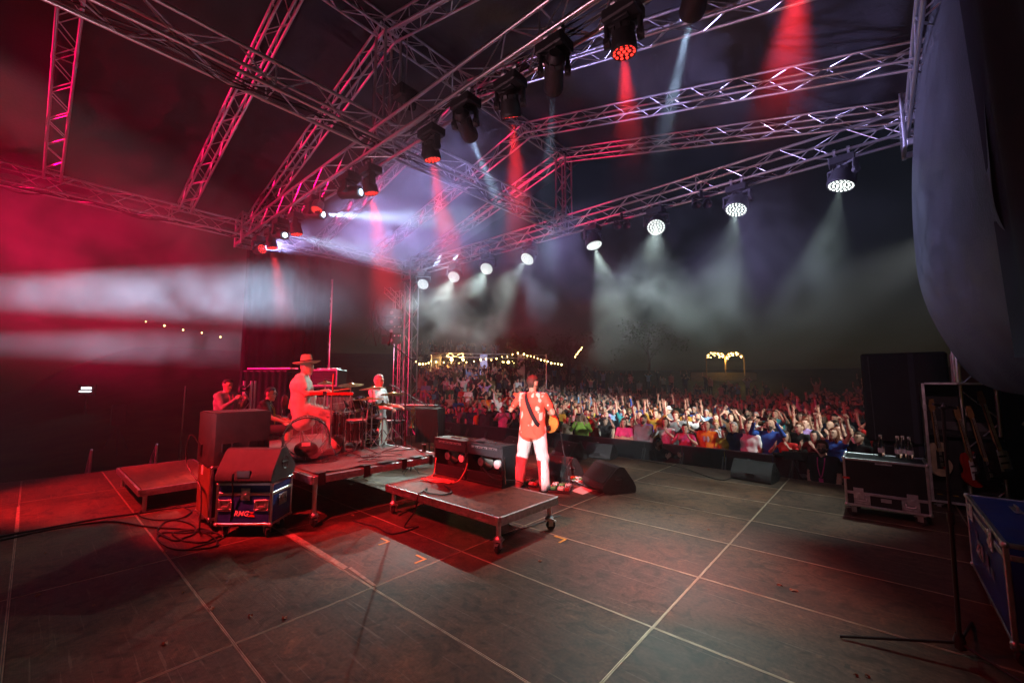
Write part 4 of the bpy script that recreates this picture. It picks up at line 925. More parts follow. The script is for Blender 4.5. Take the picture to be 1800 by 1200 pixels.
wedge('stage monitor seen past the guitarist at the stage front', (-5.35, 8.05, .002), R(165), .6, .95)
wedge('flat-topped stage monitor at the stage edge before the pink pullover', (-4.85, 8.62, .002), R(5), .62, .82)
wedge('stage monitor beyond the two amplifiers', (-6.65, 7.7, .002), R(160), .66, 1.0)
wedge('stage monitor in front of the keyboard table', tuple(atz(785, 778, 0)), R(150), .62, .9)
wedge('stage monitor at the right of the stage front before the blue jacket', (-1.75, 8.5, .002), R(-8), .64, .86)
wm = wedge('stage monitor lying on the blue flight case', tuple(bl + u_ * .33 + v_ * .2 + Vector((0, 0, .605))), math.atan2(u_.y, u_.x), .62, .92)
# big drum-fill speaker on the tall case
bs = thing('drum_fill_speaker', 'large boxy speaker on the tall case left of the drummer', 'speaker', (-6.13, 1.72, .74))
pl_ = [(-.28, -.31), (.20, -.31), (.27, -.27), (.28, -.22), (.28, .31), (-.28, .31)]
MB().prism([(x, y, 0) for x, y in pl_], (0, 0, .6)).box((0, 0, .605), (.52, .58, .012), ch=.004).build('cabinet', SPKP, bs, 30)
for y, z in ((-.16, .2), (-.06, .2), (.12, .2), (.22, .2)): MB().box((.281, y, z), (.012, .085, .1), ch=.004).build('port', BLACKM, bs)
MB().box((-.1, -.32, .16), (.08, .02, .12)).build('connector_plate', BLACKM, bs)

# ------------------------------------------------------------------ guitar amplifiers (backs towards the camera)
CONE = mat('speaker_cone', (.35, .3, .27), .7, 0, .15, 30)
def amp(label, x, w=.64):
    t = thing('guitar_amplifier', label, 'amplifier', (x, 4.1, .378), 0, 'guitar amplifiers'); h = .52; d = .26
    MB().box((0, 0, h - .012), (w, d, .024), ch=.005).build('top_panel', TOLEX, t); MB().box((0, 0, .012), (w, d, .024), ch=.005).build('bottom_panel', TOLEX, t)
    for sx in (-1, 1):
        MB().box((sx * (w / 2 - .011), 0, h / 2), (.022, d - .004, h - .05), ch=.003).build('side_panel', TOLEX, t); MB().tube([(sx * (w / 2 + .004), -.09, .38), (sx * (w / 2 + .012), -.08, .05)], .008).build('tilt_leg', CHROME, t)
    MB().box((0, d / 2 - .02, h / 2), (w - .05, .018, h - .05)).build('baffle', BLACKM, t)
    MB().box((0, -d / 2 + .012, h - .09), (w - .05, .014, .13), ch=.002).build('rear_panel', TOLEX, t); MB().box((0, -d / 2 + .012, .09), (w - .05, .014, .13), ch=.002).build('rear_panel', TOLEX, t)
    pr_ = MB().box((0, -d / 2 + .002, h - .05), (w * .72, .004, .028))
    pr_.build('control_strip', ALUD, t)
    for k in range(11): MB().cyl((-w * .32 + k * w * .064, -d / 2, h - .05), (-w * .32 + k * w * .064, -d / 2 - .014, h - .05), .009, n=8).build('socket', BLACKM if k % 2 else CHROME, t)
    for sx in (-1, 1):
        sp = MB().lathe([(.12, .03), (.118, .02), (.06, -.035), (.055, -.05)], (sx * .15, d / 2 - .075, .26), (0, 1, 0), 20).build('loudspeaker', CONE, t); MB().lathe([(.055, 0), (.055, -.05), (.001, -.05)], (sx * .15, d / 2 - .12, .26), (0, 1, 0), 18).build('magnet', [ALUD, WHITEP][sx > 0], sp)
    MB().box((.0, .0, h + .008), (.2, .03, .014), ch=.004).build('carry_handle', RUBBER, t)
    for sx in (-1, 1):
        for z in (.03, .15, .37, .49): MB().cyl((sx * (w / 2 - .03), -d / 2, z), (sx * (w / 2 - .03), -d / 2 - .006, z), .008, n=6).build('screw', CHROME, t)
    return t
amp('left guitar amplifier with its open back glowing red', -4.66, .68); amp('right guitar amplifier with a black towel over its corner', -3.97, .66)
tw = MB().grid(lambda u, v: (-4.36 + .36 * u, 3.98 + .22 * v, .915 + .012 * math.sin(u * 9 + v * 4) + .008 * math.sin(v * 13)), 18, 12).grid(lambda u, v: (-4.35 + .33 * u, 3.985 + .2 * v, .9075 + .006 * math.sin(u * 9 + v * 4)), 14, 10)
tag(tw.build('towel', mat('black_towel', (.02, .02, .024), .95, 0, .2, 30, .6, 200), smooth=80), 'black folded towel lying across the tops of both amplifiers', 'towel')

# ------------------------------------------------------------------ microphone stands
def mic(parent_name, label, loc, dirv):
    t = thing('microphone', label, 'microphone', loc); q = Vector(dirv).to_track_quat('Z', 'Y'); t.rotation_mode = 'QUATERNION'; t.rotation_quaternion = q
    MB().lathe([(.001, -.17), (.011, -.165), (.013, -.05), (.018, -.02), (.02, 0)], n=14).build('handle', BLACKP, t); MB().lathe([(.02, 0), (.0255, .006), (.026, .028), (.018, .048), (.001, .053)], n=14).build('grille', GRILLE, t)
    return t
def mic_stand(label, base, top, boom=None, legs=.33, group='microphone stands', mlabel=None, mdir=None):
    base = Vector(base); t = thing('microphone_stand', label, 'mic stand', base, 0, group); tp = Vector(top) - base
    rod('tube', RODK, (0, 0, .06), lerp((0, 0, .06), tp, .55), .012, t); rod('tube', RODK, lerp((0, 0, .06), tp, .53), tp, .0085, t)
    MB().cyl(lerp((0, 0, .06), tp, .52), lerp((0, 0, .06), tp, .57), .018, n=12).build('clutch', BLACKP, t); MB().lathe([(.028, .0), (.03, .05), (.018, .09)], (0, 0, .07), n=12).build('hub', BLACKP, t)
    a0 = random.uniform(0, 2)
    for k in range(3):
        a = a0 + k * 2.094; MB().tube([(.02 * math.cos(a), .02 * math.sin(a), .1), (legs * math.cos(a), legs * math.sin(a), .012)], .009, 8).build('leg', BLACKM, t)
    e_ = tp
    if boom:
        b0, b1 = Vector(boom[0]) - base, Vector(boom[1]) - base; rod('boom', RODK, b0, b1, .0085, t); MB().ell(tuple(tp), (.022, .022, .022), 10, 7).build('boom_clamp', BLACKP, t); e_ = b1
    if mlabel: mic('m', mlabel, base + e_, mdir or (0, 0, 1))
    return t
RODK = cyl_mesh('black_tube', BLACKM, 10)
z = lambda px, py, d: Vector(atd(px, py, d))
b = atz(712, 792, .61); dd = px_of(b)[2]
mic_stand('tall boom microphone stand at the right end of the drum riser', b, z(713, 628, dd), (z(729, 636, dd), z(684, 602, dd)), .36, mlabel='microphone hanging from the tall boom over the drum riser', mdir=(-.2, -.1, -1))
b = Vector((-3.98, 5.98, .0)); dd = px_of(b)[2]
mic_stand('microphone stand in front of the guitarist', b, z(981, 735, dd), (z(985, 745, dd), z(962, 686, dd)), .3, mlabel='vocal microphone before the guitarist’s face', mdir=(-.8, -.5, .2))
b = atz(1690, 1160, 0); dd = px_of(b)[2]
mic_stand('black microphone stand with long flat legs in the lower right corner', b, z(1657, 714, dd), (z(1640, 710, dd), z(1681, 717, dd)), .62)
for px, py, h_, lab in ((602, 803, .62, 'short microphone stand at the near side of the drum kit'), (636, 797, .6, 'short microphone stand beside the floor tom')):
    b = atz(px, py, .61); mic_stand(lab, b, b + Vector((0, 0, h_)), (b + Vector((-.02, -.02, h_ - .02)), b + Vector((-.16, .12, h_ + .12))), .26, mlabel='microphone on the ' + lab[:22].replace('short micro', 'short ').split(' stand')[0][:0] + ('short stand by the near cymbal' if px == 602 else 'short stand by the floor tom'), mdir=(-.5, .5, -.4))

# ------------------------------------------------------------------ drum kit
SHELL = mat('black_drum_lacquer', (.015, .012, .014), .18, 0, .1, 6, coat=.6); SKINH = mat('drum_head', (.6, .58, .55), .5, 0, .1, 8)
CLEAR = mat('clear_drum_head', (.6, .6, .62), .08, 0, 0, alpha=.1)
def drum(name, label, loc, axis, r, dpt, shell=SHELL, head=SKINH, lugs=8, legs=None):
    t = thing(name, label, 'drum', loc, 0, 'drum kit'); q = Vector(axis).to_track_quat('Z', 'Y').to_matrix()
    MB().lathe([(r, -dpt / 2), (r, dpt / 2), (r * .97, dpt / 2), (r * .97, -dpt / 2), (r, -dpt / 2)], d=axis, n=34).build('shell', shell, t)
    for s in (-1, 1):
        o = Vector(axis).normalized() * (s * dpt / 2)
        MB().lathe([(r * 1.0, -.02), (r * 1.045, -.02), (r * 1.045, .014), (r * .99, .018), (r * .99, .0)], o, Vector(axis) * s, 34).build('hoop', CHROME, t); MB().lathe([(r * .99, .004), (.001, .004)], o, Vector(axis) * s, 34).build('drum_head', head, t)
    for k in range(lugs):
        a = 2 * math.pi * k / lugs; p = q @ Vector((r * 1.03 * math.cos(a), r * 1.03 * math.sin(a), 0)); ax = Vector(axis).normalized()
        rod('tension_rod', CHM, p - ax * dpt / 2, p + ax * dpt / 2, .004, t)
        MB().box(tuple(p), (.018, .018, .05), rot=q @ Matrix.Rotation(a, 3, 'Z')).build('lug', CHROME, t)
    if legs:
        for k in range(3):
            a = 2 * math.pi * k / 3 + .5; x, y = r * 1.04 * math.cos(a), r * 1.04 * math.sin(a); MB().tube([(x, y, .06), (x, y, -legs + .03), (x * 1.12, y * 1.12, -legs)], .006).build('leg', CHROME, t)
    return t
p = atz(537, 807, .61); tocam = (Vector((0, 0, 0)) - p); tocam.z = 0; tocam.normalize()
cd_ = drum('bass_drum', 'clear-headed bass drum facing the camera, a dark pillow inside', (p.x, p.y, .61 + .305), tuple(tocam), .29, .36, head=CLEAR, shell=CLEAR)
pil = MB().ell((0, 0, -.16), (.2, .15, .11), 14, 9).build('pillow', CLOTHB, cd_); MB().box((.16, -.07, -.07), (.006, .11, .05), rot=Matrix.Rotation(math.atan2(tocam.y, tocam.x), 3, 'Z')).build('pillow_label', WHITEP, cd_)
for s in (-1, 1):
    sd_ = Vector((-tocam.y, tocam.x, 0)) * s; MB().tube([sd_ * .28 + Vector((0, 0, -.05)), sd_ * .42 + tocam * .05 + Vector((0, 0, -.3))], .008).build('spur', CHROME, cd_)
drum('floor_tom', 'deep black floor tom on chrome legs in the middle of the kit', tuple(atd(603, 744, 6.95)), (0, 0, 1), .185, .36, legs=.375)
drum('bass_drum', 'black bass drum behind the cymbal stands', tuple(atd(652, 763, 7.45)), (.75, .66, 0), .285, .42)
drum('rack_tom', 'small black rack tom under the large cymbal', tuple(atd(628, 711, 7.0)), (-.25, -.2, 1), .135, .2)
drum('snare_drum', 'shallow chrome snare drum in front of the drummer', tuple(atd(597, 717, 7.15)), (-.05, -.05, 1), .175, .13, shell=CHROME)
drum('rack_tom', 'second rack tom nearest the keyboard player', tuple(atd(650, 722, 7.35)), (-.3, -.1, 1), .15, .22)
drum('floor_tom', 'second black floor tom nearest the camera', tuple(atd(626, 756, 6.75)), (.02, -.03, 1), .165, .31, legs=.31)
def cymbal(label, px, py, d, r, tilt, base=None, zb_=.61):
    c = Vector(atd(px, py, d)); bx = Vector((c.x, c.y, zb_)) + Vector(base or (0, 0, 0)); t = thing('cymbal_stand', label, 'cymbal', bx, 0, 'drum kit'); c = c - bx
    rod('tube', CHM, (0, 0, .08), lerp((0, 0, .1), c, .6), .011, t); rod('tube', CHM, lerp((0, 0, .1), c, .58), tuple(c), .008, t)
    for k in range(3):
        a = k * 2.094 + px; MB().tube([(.012 * math.cos(a), .012 * math.sin(a), .3), (.26 * math.cos(a), .26 * math.sin(a), .012)], .007).tube([(.012 * math.cos(a), .012 * math.sin(a), .12), (.15 * math.cos(a), .15 * math.sin(a), .14)], .005).build('leg', CHROME, t)
    MB().lathe([(.001, .012), (.02, .018), (.035, .012), (.05, -.002), (r * .6, -.012), (r, -.028), (r, -.030), (.05, -.005), (.001, .006)], c, tilt, 34).build('cymbal', CYMB, t); MB().lathe([(.012, .0), (.014, .04), (.001, .045)], c + Vector((0, 0, .01)), tilt, 10).build('wing_nut', RUBBER, t)
cymbal('bronze crash cymbal at the back of the kit by the drummer’s hat', 617, 674, 7.3, .21, (.1, -.1, 1)); cymbal('bronze crash cymbal before the keyboard player', 655, 680, 7.2, .225, (-.12, -.05, 1))
cymbal('large bronze ride cymbal low over the rack toms', 648, 699, 6.9, .26, (-.05, -.02, 1), (.1, -.1, 0)); cymbal('closed hi-hat cymbals on a splayed chrome tripod at the right', 673, 709, 7.05, .17, (0, 0, 1))
cymbal('small bronze splash cymbal left of the chime beater', 572, 671, 7.2, .13, (.15, -.12, 1)); cymbal('bronze crash cymbal at the right of the kit over the tripod', 690, 690, 7.35, .2, (-.15, .05, 1))
# bar chimes with a red bar
c = Vector(atd(583, 692, 6.75)); bc = thing('bar_chimes', 'red bar of hanging silver chimes beside the drummer', 'chimes', (c.x, c.y, .61), math.atan2(.665, .747)); hh = c.z - .61
MB().box((0, 0, hh), (.70, .05, .05), ch=.008).build('bar', REDP, bc); rod('tube', CHM, (0, 0, .05), (0, 0, hh), .011, bc); MB().box((-.1, -.03, hh + .01), (.06, .03, .06), ch=.005).build('clamp', BLACKM, bc)
for k in range(30):
    x = -.33 + k * .0227; rod('chime_tube', CHM, (x, 0, hh - .06 - (.15 + .05 * math.sin(k * .1))), (x, 0, hh - .05), .0052, bc)
for k in range(3): a = k * 2.094; MB().tube([(0, 0, .25), (.24 * math.cos(a), .24 * math.sin(a), .01)], .007).build('leg', CHROME, bc)
MB().cyl((.02, -.02, hh + .02), (.025, -.02, hh + .32), .012, .012, 10).build('beater', REDP, bc)
# drum throne
th = thing('drum_throne', 'black drum stool with round backrest under the drummer', 'stool', (dl.x, dl.y, .61), R(-30))
MB().lathe([(.001, .49), (.19, .49), (.21, .51), (.215, .55), (.2, .58), (.001, .585)], n=26).build('seat', TOLEX, th); bk = MB().ell((0, -.27, .76), (.17, .05, .13), 18, 12).build('backrest', TOLEX, th); MB().tube([(0, -.1, .5), (0, -.3, .52), (0, -.31, .74)], .014).build('back_tube', CHROME, th)
rod('tube', CHM, (0, 0, .1), (0, 0, .5), .02, th)
for k in range(3): a = k * 2.094 + .4; MB().tube([(0, 0, .28), (.28 * math.cos(a), .28 * math.sin(a), .012)], .011).build('leg', CHROME, th)
# beer
p = atz(745, 795, .375 + .24); bg_ = thing('beer_glass', 'plastic cup of beer on the corner of the drum riser', 'beer', (p.x, p.y, .625))
MB().lathe([(.001, .001), (.028, .001), (.037, .15), (.036, .15), (.027, .004), (.001, .004)], n=18).build('cup', GLASS, bg_); MB().lathe([(.001, .005), (.026, .005), (.033, .105), (.001, .105)], n=18).build('beer', mat('beer_liquid', (.75, .42, .05), .1, 0, 0, trans=.6), bg_); MB().lathe([(.001, .117), (.033, .117), (.033, .106), (.001, .106)], n=18).build('foam', WHITEP, bg_)

# ------------------------------------------------------------------ keyboards and trumpet
kc = Vector(atd(735, 716, 9.2)); KH = kc.z
kb = thing('keyboard_table', 'black-draped table of keyboards at the right of the drum riser', 'table', (kc.x, kc.y, 0), math.atan2(.55, .83))
MB().box((0, 0, KH - .03), (1.0, .5, .04), ch=.006).build('table_top', BLACKL, kb)
MB().grid(lambda u, v: (.05 + .47 * u, -.27 - .01 * math.sin(u * 30) * v, KH - .01 - .7 * v), 30, 8).grid(lambda u, v: (.525 + .012 * math.sin(v * 5 + u * 20) + .03 * v, -.27 + .52 * u, KH - .01 - .78 * v), 24, 8).build('drape', CLOTHB, kb, 80)
for sx in (-1, 1):
    for sy in (-1, 1): rod('leg', RODK, (sx * .45, sy * .2, 0), (sx * .45, sy * .2, KH - .05), .018, kb)
k1 = thing('keyboard', 'red-lit keyboard lying on the draped table', 'keyboard', (kc.x, kc.y, KH), math.atan2(.55, .83))
MB().box((-.02, .04, .035), (.9, .28, .05), ch=.008).build('case', BLACKP, k1); MB().box((-.02, -.06, .064), (.82, .12, .012)).build('keybed', WHITEP, k1)
for k in range(20): MB().box((-.40 + k * .041, -.045, .075), (.012, .085, .012)).build('black_key', BLACKM, k1)
k2 = thing('keyboard', 'second keyboard sticking out below the draped table', 'keyboard', (kc.x, kc.y, KH - .33), math.atan2(.55, .83)); MB().box((-.55, -.05, .02), (.5, .26, .06), ch=.008).build('case', BLACKP, k2); MB().box((-.55, -.12, .055), (.46, .11, .01)).build('keybed', WHITEP, k2)
for sx in (-.75, -.36): rod('stand_leg', RODK, (sx, .0, -(KH - .33)), (sx, .0, -.01), .012, k2)
tp_ = Vector(atd(724, 738, 7.9)); tr = thing('trumpet', 'brass trumpet standing bell-down on its stand', 'trumpet', tp_, 0)
MB().lathe([(.061, -.14), (.058, -.135), (.035, -.11), (.018, -.07), (.009, .02), (.006, .2)], n=22).build('bell', GOLD, tr)
MB().tube(bez([(0, 0, .19), (.015, 0, .23), (.04, 0, .22), (.05, 0, .18), (.05, 0, .0), (.045, 0, -.05), (.03, 0, -.06)], 5), .0065, 8).tube([(.052, .01, -.02), (.052, .012, .3)], .006, 8).build('tubing', GOLD, tr)
for k in range(3): MB().cyl((.025, .012, .02 + .03 * k), (.085, .012, .02 + .03 * k), .011, n=10).build('valve', GOLD, tr)
MB().lathe([(.012, .36), (.008, .33), (.005, .3)], (.052, .012, 0), n=12).build('mouthpiece', CHROME, tr)
ts = thing('trumpet_stand', 'small folding stand holding the trumpet', 'stand', (tp_.x, tp_.y, 0)); rod('tube', RODK, (0, 0, .05), (0, 0, tp_.z - .16), .01, ts); MB().lathe([(.001, .0), (.03, -.02), (.001, -.06)], (0, 0, tp_.z - .1), n=12).build('cone', RUBBER, ts)
for k in range(4): a = k * 1.57 + .3; MB().tube([(0, 0, .2), (.2 * math.cos(a), .2 * math.sin(a), .012)], .008).build('leg', BLACKM, ts)
b = Vector(atd(757, 713, 9.0)); b.z = 0
mic_stand('thin microphone stand reaching over the keyboards', b, z(752, 712, 9.0), (z(756, 716, 9.0), z(688, 677, 9.0)), .3, mlabel='vocal microphone before the keyboard player', mdir=(-.7, -.5, .3))

# ------------------------------------------------------------------ the crowd
POSES = {
 'down': (joints(), 'arms at the sides'),
 'right': (joints(ar=((.35, .35, 1), (.05, .2, 1)), hr=(.1, .1, 1), nr=(0, 1, 0), curl=.25, hpitch=6), 'one arm raised high'),
 'left': (joints(al=((-.4, .3, 1), (.1, .25, 1)), hl=(-.1, .1, 1), nl=(0, 1, 0), curl=.3, hpitch=8), 'left arm raised high'),
 'both': (joints(al=((-.55, .25, 1), (.1, .15, 1)), ar=((.55, .25, 1), (-.1, .15, 1)), hl=(0, .1, 1), hr=(0, .1, 1), nl=(0, 1, 0), nr=(0, 1, 0), curl=.3, hpitch=8), 'both arms raised'),
 'clap': (joints(al=((-.35, .55, -.55), (.75, .55, .75)), ar=((.35, .55, -.55), (-.75, .55, .75)), hl=(.35, .3, 1), hr=(-.35, .3, 1), nl=(1, 0, 0), nr=(-1, 0, 0), curl=.15), 'clapping at the chest'),
 'head': (joints(al=((-.9, .3, .75), (.85, .1, .75)), ar=((.9, .3, .75), (-.85, .1, .75)), hl=(.5, 0, .8), hr=(-.5, 0, .8), nl=(.4, 1, 0), nr=(-.4, 1, 0), curl=.3, hpitch=4), 'hands clapping overhead'),
 'phone': (joints(al=((-.35, .75, .1), (.4, .45, 1)), ar=((.35, .75, .1), (-.4, .45, 1)), hl=(.2, .2, 1), hr=(-.2, .2, 1), nl=(1, .3, 0), nr=(-1, .3, 0), curl=.9, hpitch=8), 'holding up a phone'),
 'wave': (joints(ar=((.7, .2, .35), (.1, .2, 1)), hr=(.1, 0, 1), nr=(0, 1, 0), curl=.3, hyaw=12), 'one hand waving'),
 'fold': (joints(al=((-.25, .3, -1), (.9, .55, .1)), ar=((.25, .3, -1), (-.9, .55, .12)), hl=(1, .2, 0), hr=(-1, .2, 0), nl=(0, -1, 0), nr=(0, -1, 0), curl=.5), 'arms folded'),
}
MESH = {}
for pn, (J, _) in POSES.items():
    for bld in ('man', 'woman'):
        kw = dict(w=1.02, belly=.025, sleeve='short') if bld == 'man' else dict(w=.9, female=True, sleeve='none' if pn in ('both', 'wave') else 'short')
        MESH[pn, bld] = body(J, .021, ns=4, k=.03, **kw).mesh('person_' + pn, PMATS, 80)
for pn in ('clap', 'down', 'phone', 'right', 'both'): MESH[pn, 'jacket'] = body(POSES[pn][0], .021, ns=4, k=.03, w=1.08, sleeve='long', hem=.86, loose=1.08, beard=pn in ('down', 'phone')).mesh('person_' + pn, PMATS, 80)
COLS = {'black': (.015, .015, .017), 'charcoal': (.04, .04, .045), 'white': (.75, .75, .75), 'cream': (.6, .54, .42), 'grey': (.22, .22, .23), 'navy': (.02, .03, .09), 'blue': (.03, .09, .38), 'sky blue': (.25, .45, .68), 'teal': (.03, .26, .28), 'lime green': (.3, .52, .08), 'dark green': (.02, .09, .04), 'olive': (.12, .12, .05), 'yellow': (.68, .5, .04), 'mustard': (.4, .24, .03), 'orange': (.75, .2, .02), 'red': (.5, .02, .02), 'maroon': (.14, .015, .025), 'pink': (.72, .06, .22), 'rose': (.6, .3, .3), 'lilac': (.38, .3, .66), 'purple': (.16, .05, .28), 'brown': (.14, .07, .035), 'beige': (.42, .34, .24)}
HCOL = {'black': (.012, .01, .01), 'brown': (.07, .035, .018), 'blond': (.45, .3, .12), 'grey': (.4, .39, .38), 'auburn': (.16, .05, .02)}
used = set()
def add_person(x, y, rz, pn, bld, colr, hs, hc, label, zoff=0., sc_=1., group='crowd in front of the stage', lean=0.):
    t = thing('person', label, 'person', (x, y, zg(x, y) + zoff), rz, group); t.scale = (sc_,) * 3; t.rotation_euler = (lean, 0, rz)
    o = link('body', MESH[pn, bld], t); o.color = (*COLS[colr], 1)
    if hs != 'bald':
        add_hair(t, POSES[pn][0], hs, COLS[hc] if hs in ('cap', 'hat') else HCOL[hc])
    return t
def face_cam(x, y): return math.atan2(-(x + 4.0), (y - 4.)) * 1.0 + math.pi      # towards the stage
def phone(t, pn, label):
    M_ = Matrix.Translation(t.location) @ t.rotation_euler.to_matrix().to_4x4() @ Matrix.Diagonal((t.scale.x,) * 3 + (1,)); J = POSES[pn][0]
    w1 = np.array(J['shl']) + nrm(J['al'][0]) * UP + nrm(J['al'][1]) * (FO + .09); w2 = np.array(J['shr']) + nrm(J['ar'][0]) * UP + nrm(J['ar'][1]) * (FO + .09); c = Vector((w1 + w2) / 2)
    q = thing('mobile_phone', label, 'phone', (0, 0, 0), 0, 'phones held up'); q.matrix_world = M_ @ Matrix.Translation(c + Vector((0, .03, .03)))
    link('phone_case', PH1, q); link('screen', PH2, q); return q
PH1 = MB().box((0, 0, 0), (.15, .009, .075), ch=.003).box((-.055, .006, .02), (.022, .004, .022)).mesh('phone_case', BLACKP); PH2 = MB().box((0, -.0056, 0), (.142, .001, .068)).mesh('screen', emis('phone_screen', (.6, .8, 1), 1.2))
FRONT = [  # pixel of the head top, then pose, build, clothing colour, hair, hair colour, height, label
 (1062, 716, 'down', 'man', 'lilac', 'short', 'grey', 1., 'person in lilac T-shirt with a printed chest behind the stage monitor'),
 (1022, 736, 'clap', 'jacket', 'lime green', 'short', 'grey', 1., 'person in lime green hoodie clapping left of the lilac T-shirt'),
 (1097, 743, 'fold', 'woman', 'pink', 'long', 'brown', .95, 'person in bright pink top beside the lilac T-shirt'),
 (1013, 748, 'phone', 'woman', 'black', 'long', 'brown', .97, 'person in black strap top filming just right of the guitarist'),
 (1130, 733, 'down', 'jacket', 'grey', 'short', 'black', 1.02, 'person in grey jacket right of the pink top'),
 (1168, 732, 'clap', 'woman', 'white', 'long', 'brown', 1., 'person in white blouse behind the clapping person in black'),
 (1205, 747, 'clap', 'woman', 'pink', 'bun', 'black', .93, 'person in pink jumper with hands at the mouth'),
 (1242, 738, 'down', 'man', 'orange', 'bald', '', 1., 'person in orange T-shirt with two pale shapes printed on it'),
 (1273, 758, 'fold', 'woman', 'yellow', 'bun', 'brown', .9, 'person in yellow top beside the orange T-shirt'),
 (1289, 742, 'right', 'man', 'navy', 'short', 'grey', 1., 'person in slate blue T-shirt with one arm stretched up'),
 (1316, 742, 'down', 'man', 'white', 'bald', '', 1., 'person in white polo shirt left of the blue jacket'),
 (1352, 739, 'phone', 'jacket', 'blue', 'bald', '', 1.06, 'person in royal blue jacket filming at the barrier'),
 (1382, 762, 'clap', 'woman', 'red', 'long', 'brown', .92, 'person in red T-shirt right of the royal blue jacket'),
 (1363, 722, 'phone', 'man', 'teal', 'short', 'brown', 1.06, 'person in teal T-shirt filming behind the blue jacket'),
 (1432, 762, 'clap', 'woman', 'maroon', 'long', 'black', .95, 'person in maroon top behind the person with the pink lanyard'),
 (1465, 742, 'both', 'woman', 'blue', 'long', 'auburn', 1., 'person in cobalt blue vest with both arms up near the road case'),
 (1510, 760, 'right', 'woman', 'black', 'bun', 'brown', .96, 'person in black jacket behind the road case'),
 (1405, 700, 'both', 'man', 'sky blue', 'short', 'black', 1.06, 'person in pale blue shirt stretching an arm above the crowd'),
 (1487, 706, 'clap', 'man', 'white', 'short', 'black', 1.0, 'person in patterned white shirt near the black speaker stack'),
 (1225, 706, 'right', 'man', 'maroon', 'cap', 'black', 1., 'person in maroon shirt and black cap waving behind the pink jumper'),
 (1130, 700, 'down', 'man', 'black', 'short', 'black', 1.08, 'person in black T-shirt with a pink round print'),
 (905, 770, 'clap', 'woman', 'black', 'curly', 'black', .95, 'person in black just left of the guitarist'),
 (850, 735, 'fold', 'jacket', 'charcoal', 'short', 'brown', 1., 'person in charcoal jacket in the dim front row'),
 (790, 752, 'phone', 'woman', 'navy', 'long', 'brown', .95, 'person in navy vest filming in the dim front row'),
 (752, 760, 'clap', 'woman', 'charcoal', 'long', 'blond', .95, 'person in charcoal top at the left end of the front row'),
]
taken = []
for px, py, pn, bld, cl__, hs, hc, s_, lab in FRONT:
    top = GZ + 1.735 * s_; p = atz(px, py, top)
    if py > 725 or p.y < 11.5: yy = 11.55 if py > 725 else 11.9; p = Vector((p.x * yy / p.y, yy + random.uniform(-.05, .12), 0))
    add_person(p.x, p.y, face_cam(p.x, p.y) + random.uniform(-.2, .2), pn if (pn, bld) in MESH else 'down', bld, cl__, hs, hc or 'brown', lab, sc_=s_)
    taken.append((p.x, p.y)); used.add(lab)
    if pn == 'phone': phone(bpy.data.objects[-1] if False else [o for o in bpy.data.objects if o.get('label') == lab][0], pn, 'phone held up by the ' + ' '.join(lab.split()[:7]))
def where(px, y):
    side = 'by the tower truss' if px < 780 else 'below the lit banner' if px < 850 else 'left of the guitarist' if px < 900 else 'behind the guitarist' if px < 1000 else 'right of the guitarist' if px < 1080 else 'in the centre' if px < 1180 else 'below the lit arch' if px < 1310 else 'right of the lit arch' if px < 1430 else 'towards the speaker stack'
    dep = 'front rows' if y < 13.2 else 'near rows' if y < 15 else 'middle rows' if y < 17.5 else 'back rows'
    return '%s %s' % (dep, side)
cand = []
y = 12.25; row = 0
while y < 23:
    x = -.82 / .6 * y - 1; row += 1
    while x < 1.2:
        jx, jy = x + random.uniform(-.2, .2), y + random.uniform(-.22, .22); px, py, dpt = px_of((jx, jy, zg(jx, jy) + 1.6))
        if 738 < px < 1560 and all((jx - a) ** 2 + (jy - b) ** 2 > .3 for a, b in taken):
            dens = .95 if px > 900 else .72
            if random.random() < dens: cand.append((dpt, jx, jy, px))
        x += .64 + (y - 11) * .014
    y += .78 + (y - 11) * .02
cand.sort(); N_IND = 270
wt = ['black'] * 9 + ['charcoal'] * 5 + ['white'] * 4 + ['cream', 'grey', 'grey', 'grey', 'navy', 'navy', 'navy', 'blue', 'blue', 'sky blue', 'sky blue', 'teal', 'dark green', 'olive', 'yellow', 'mustard', 'orange', 'red', 'red', 'maroon', 'maroon', 'pink', 'rose', 'lilac', 'purple', 'brown', 'beige']
nphone = 0
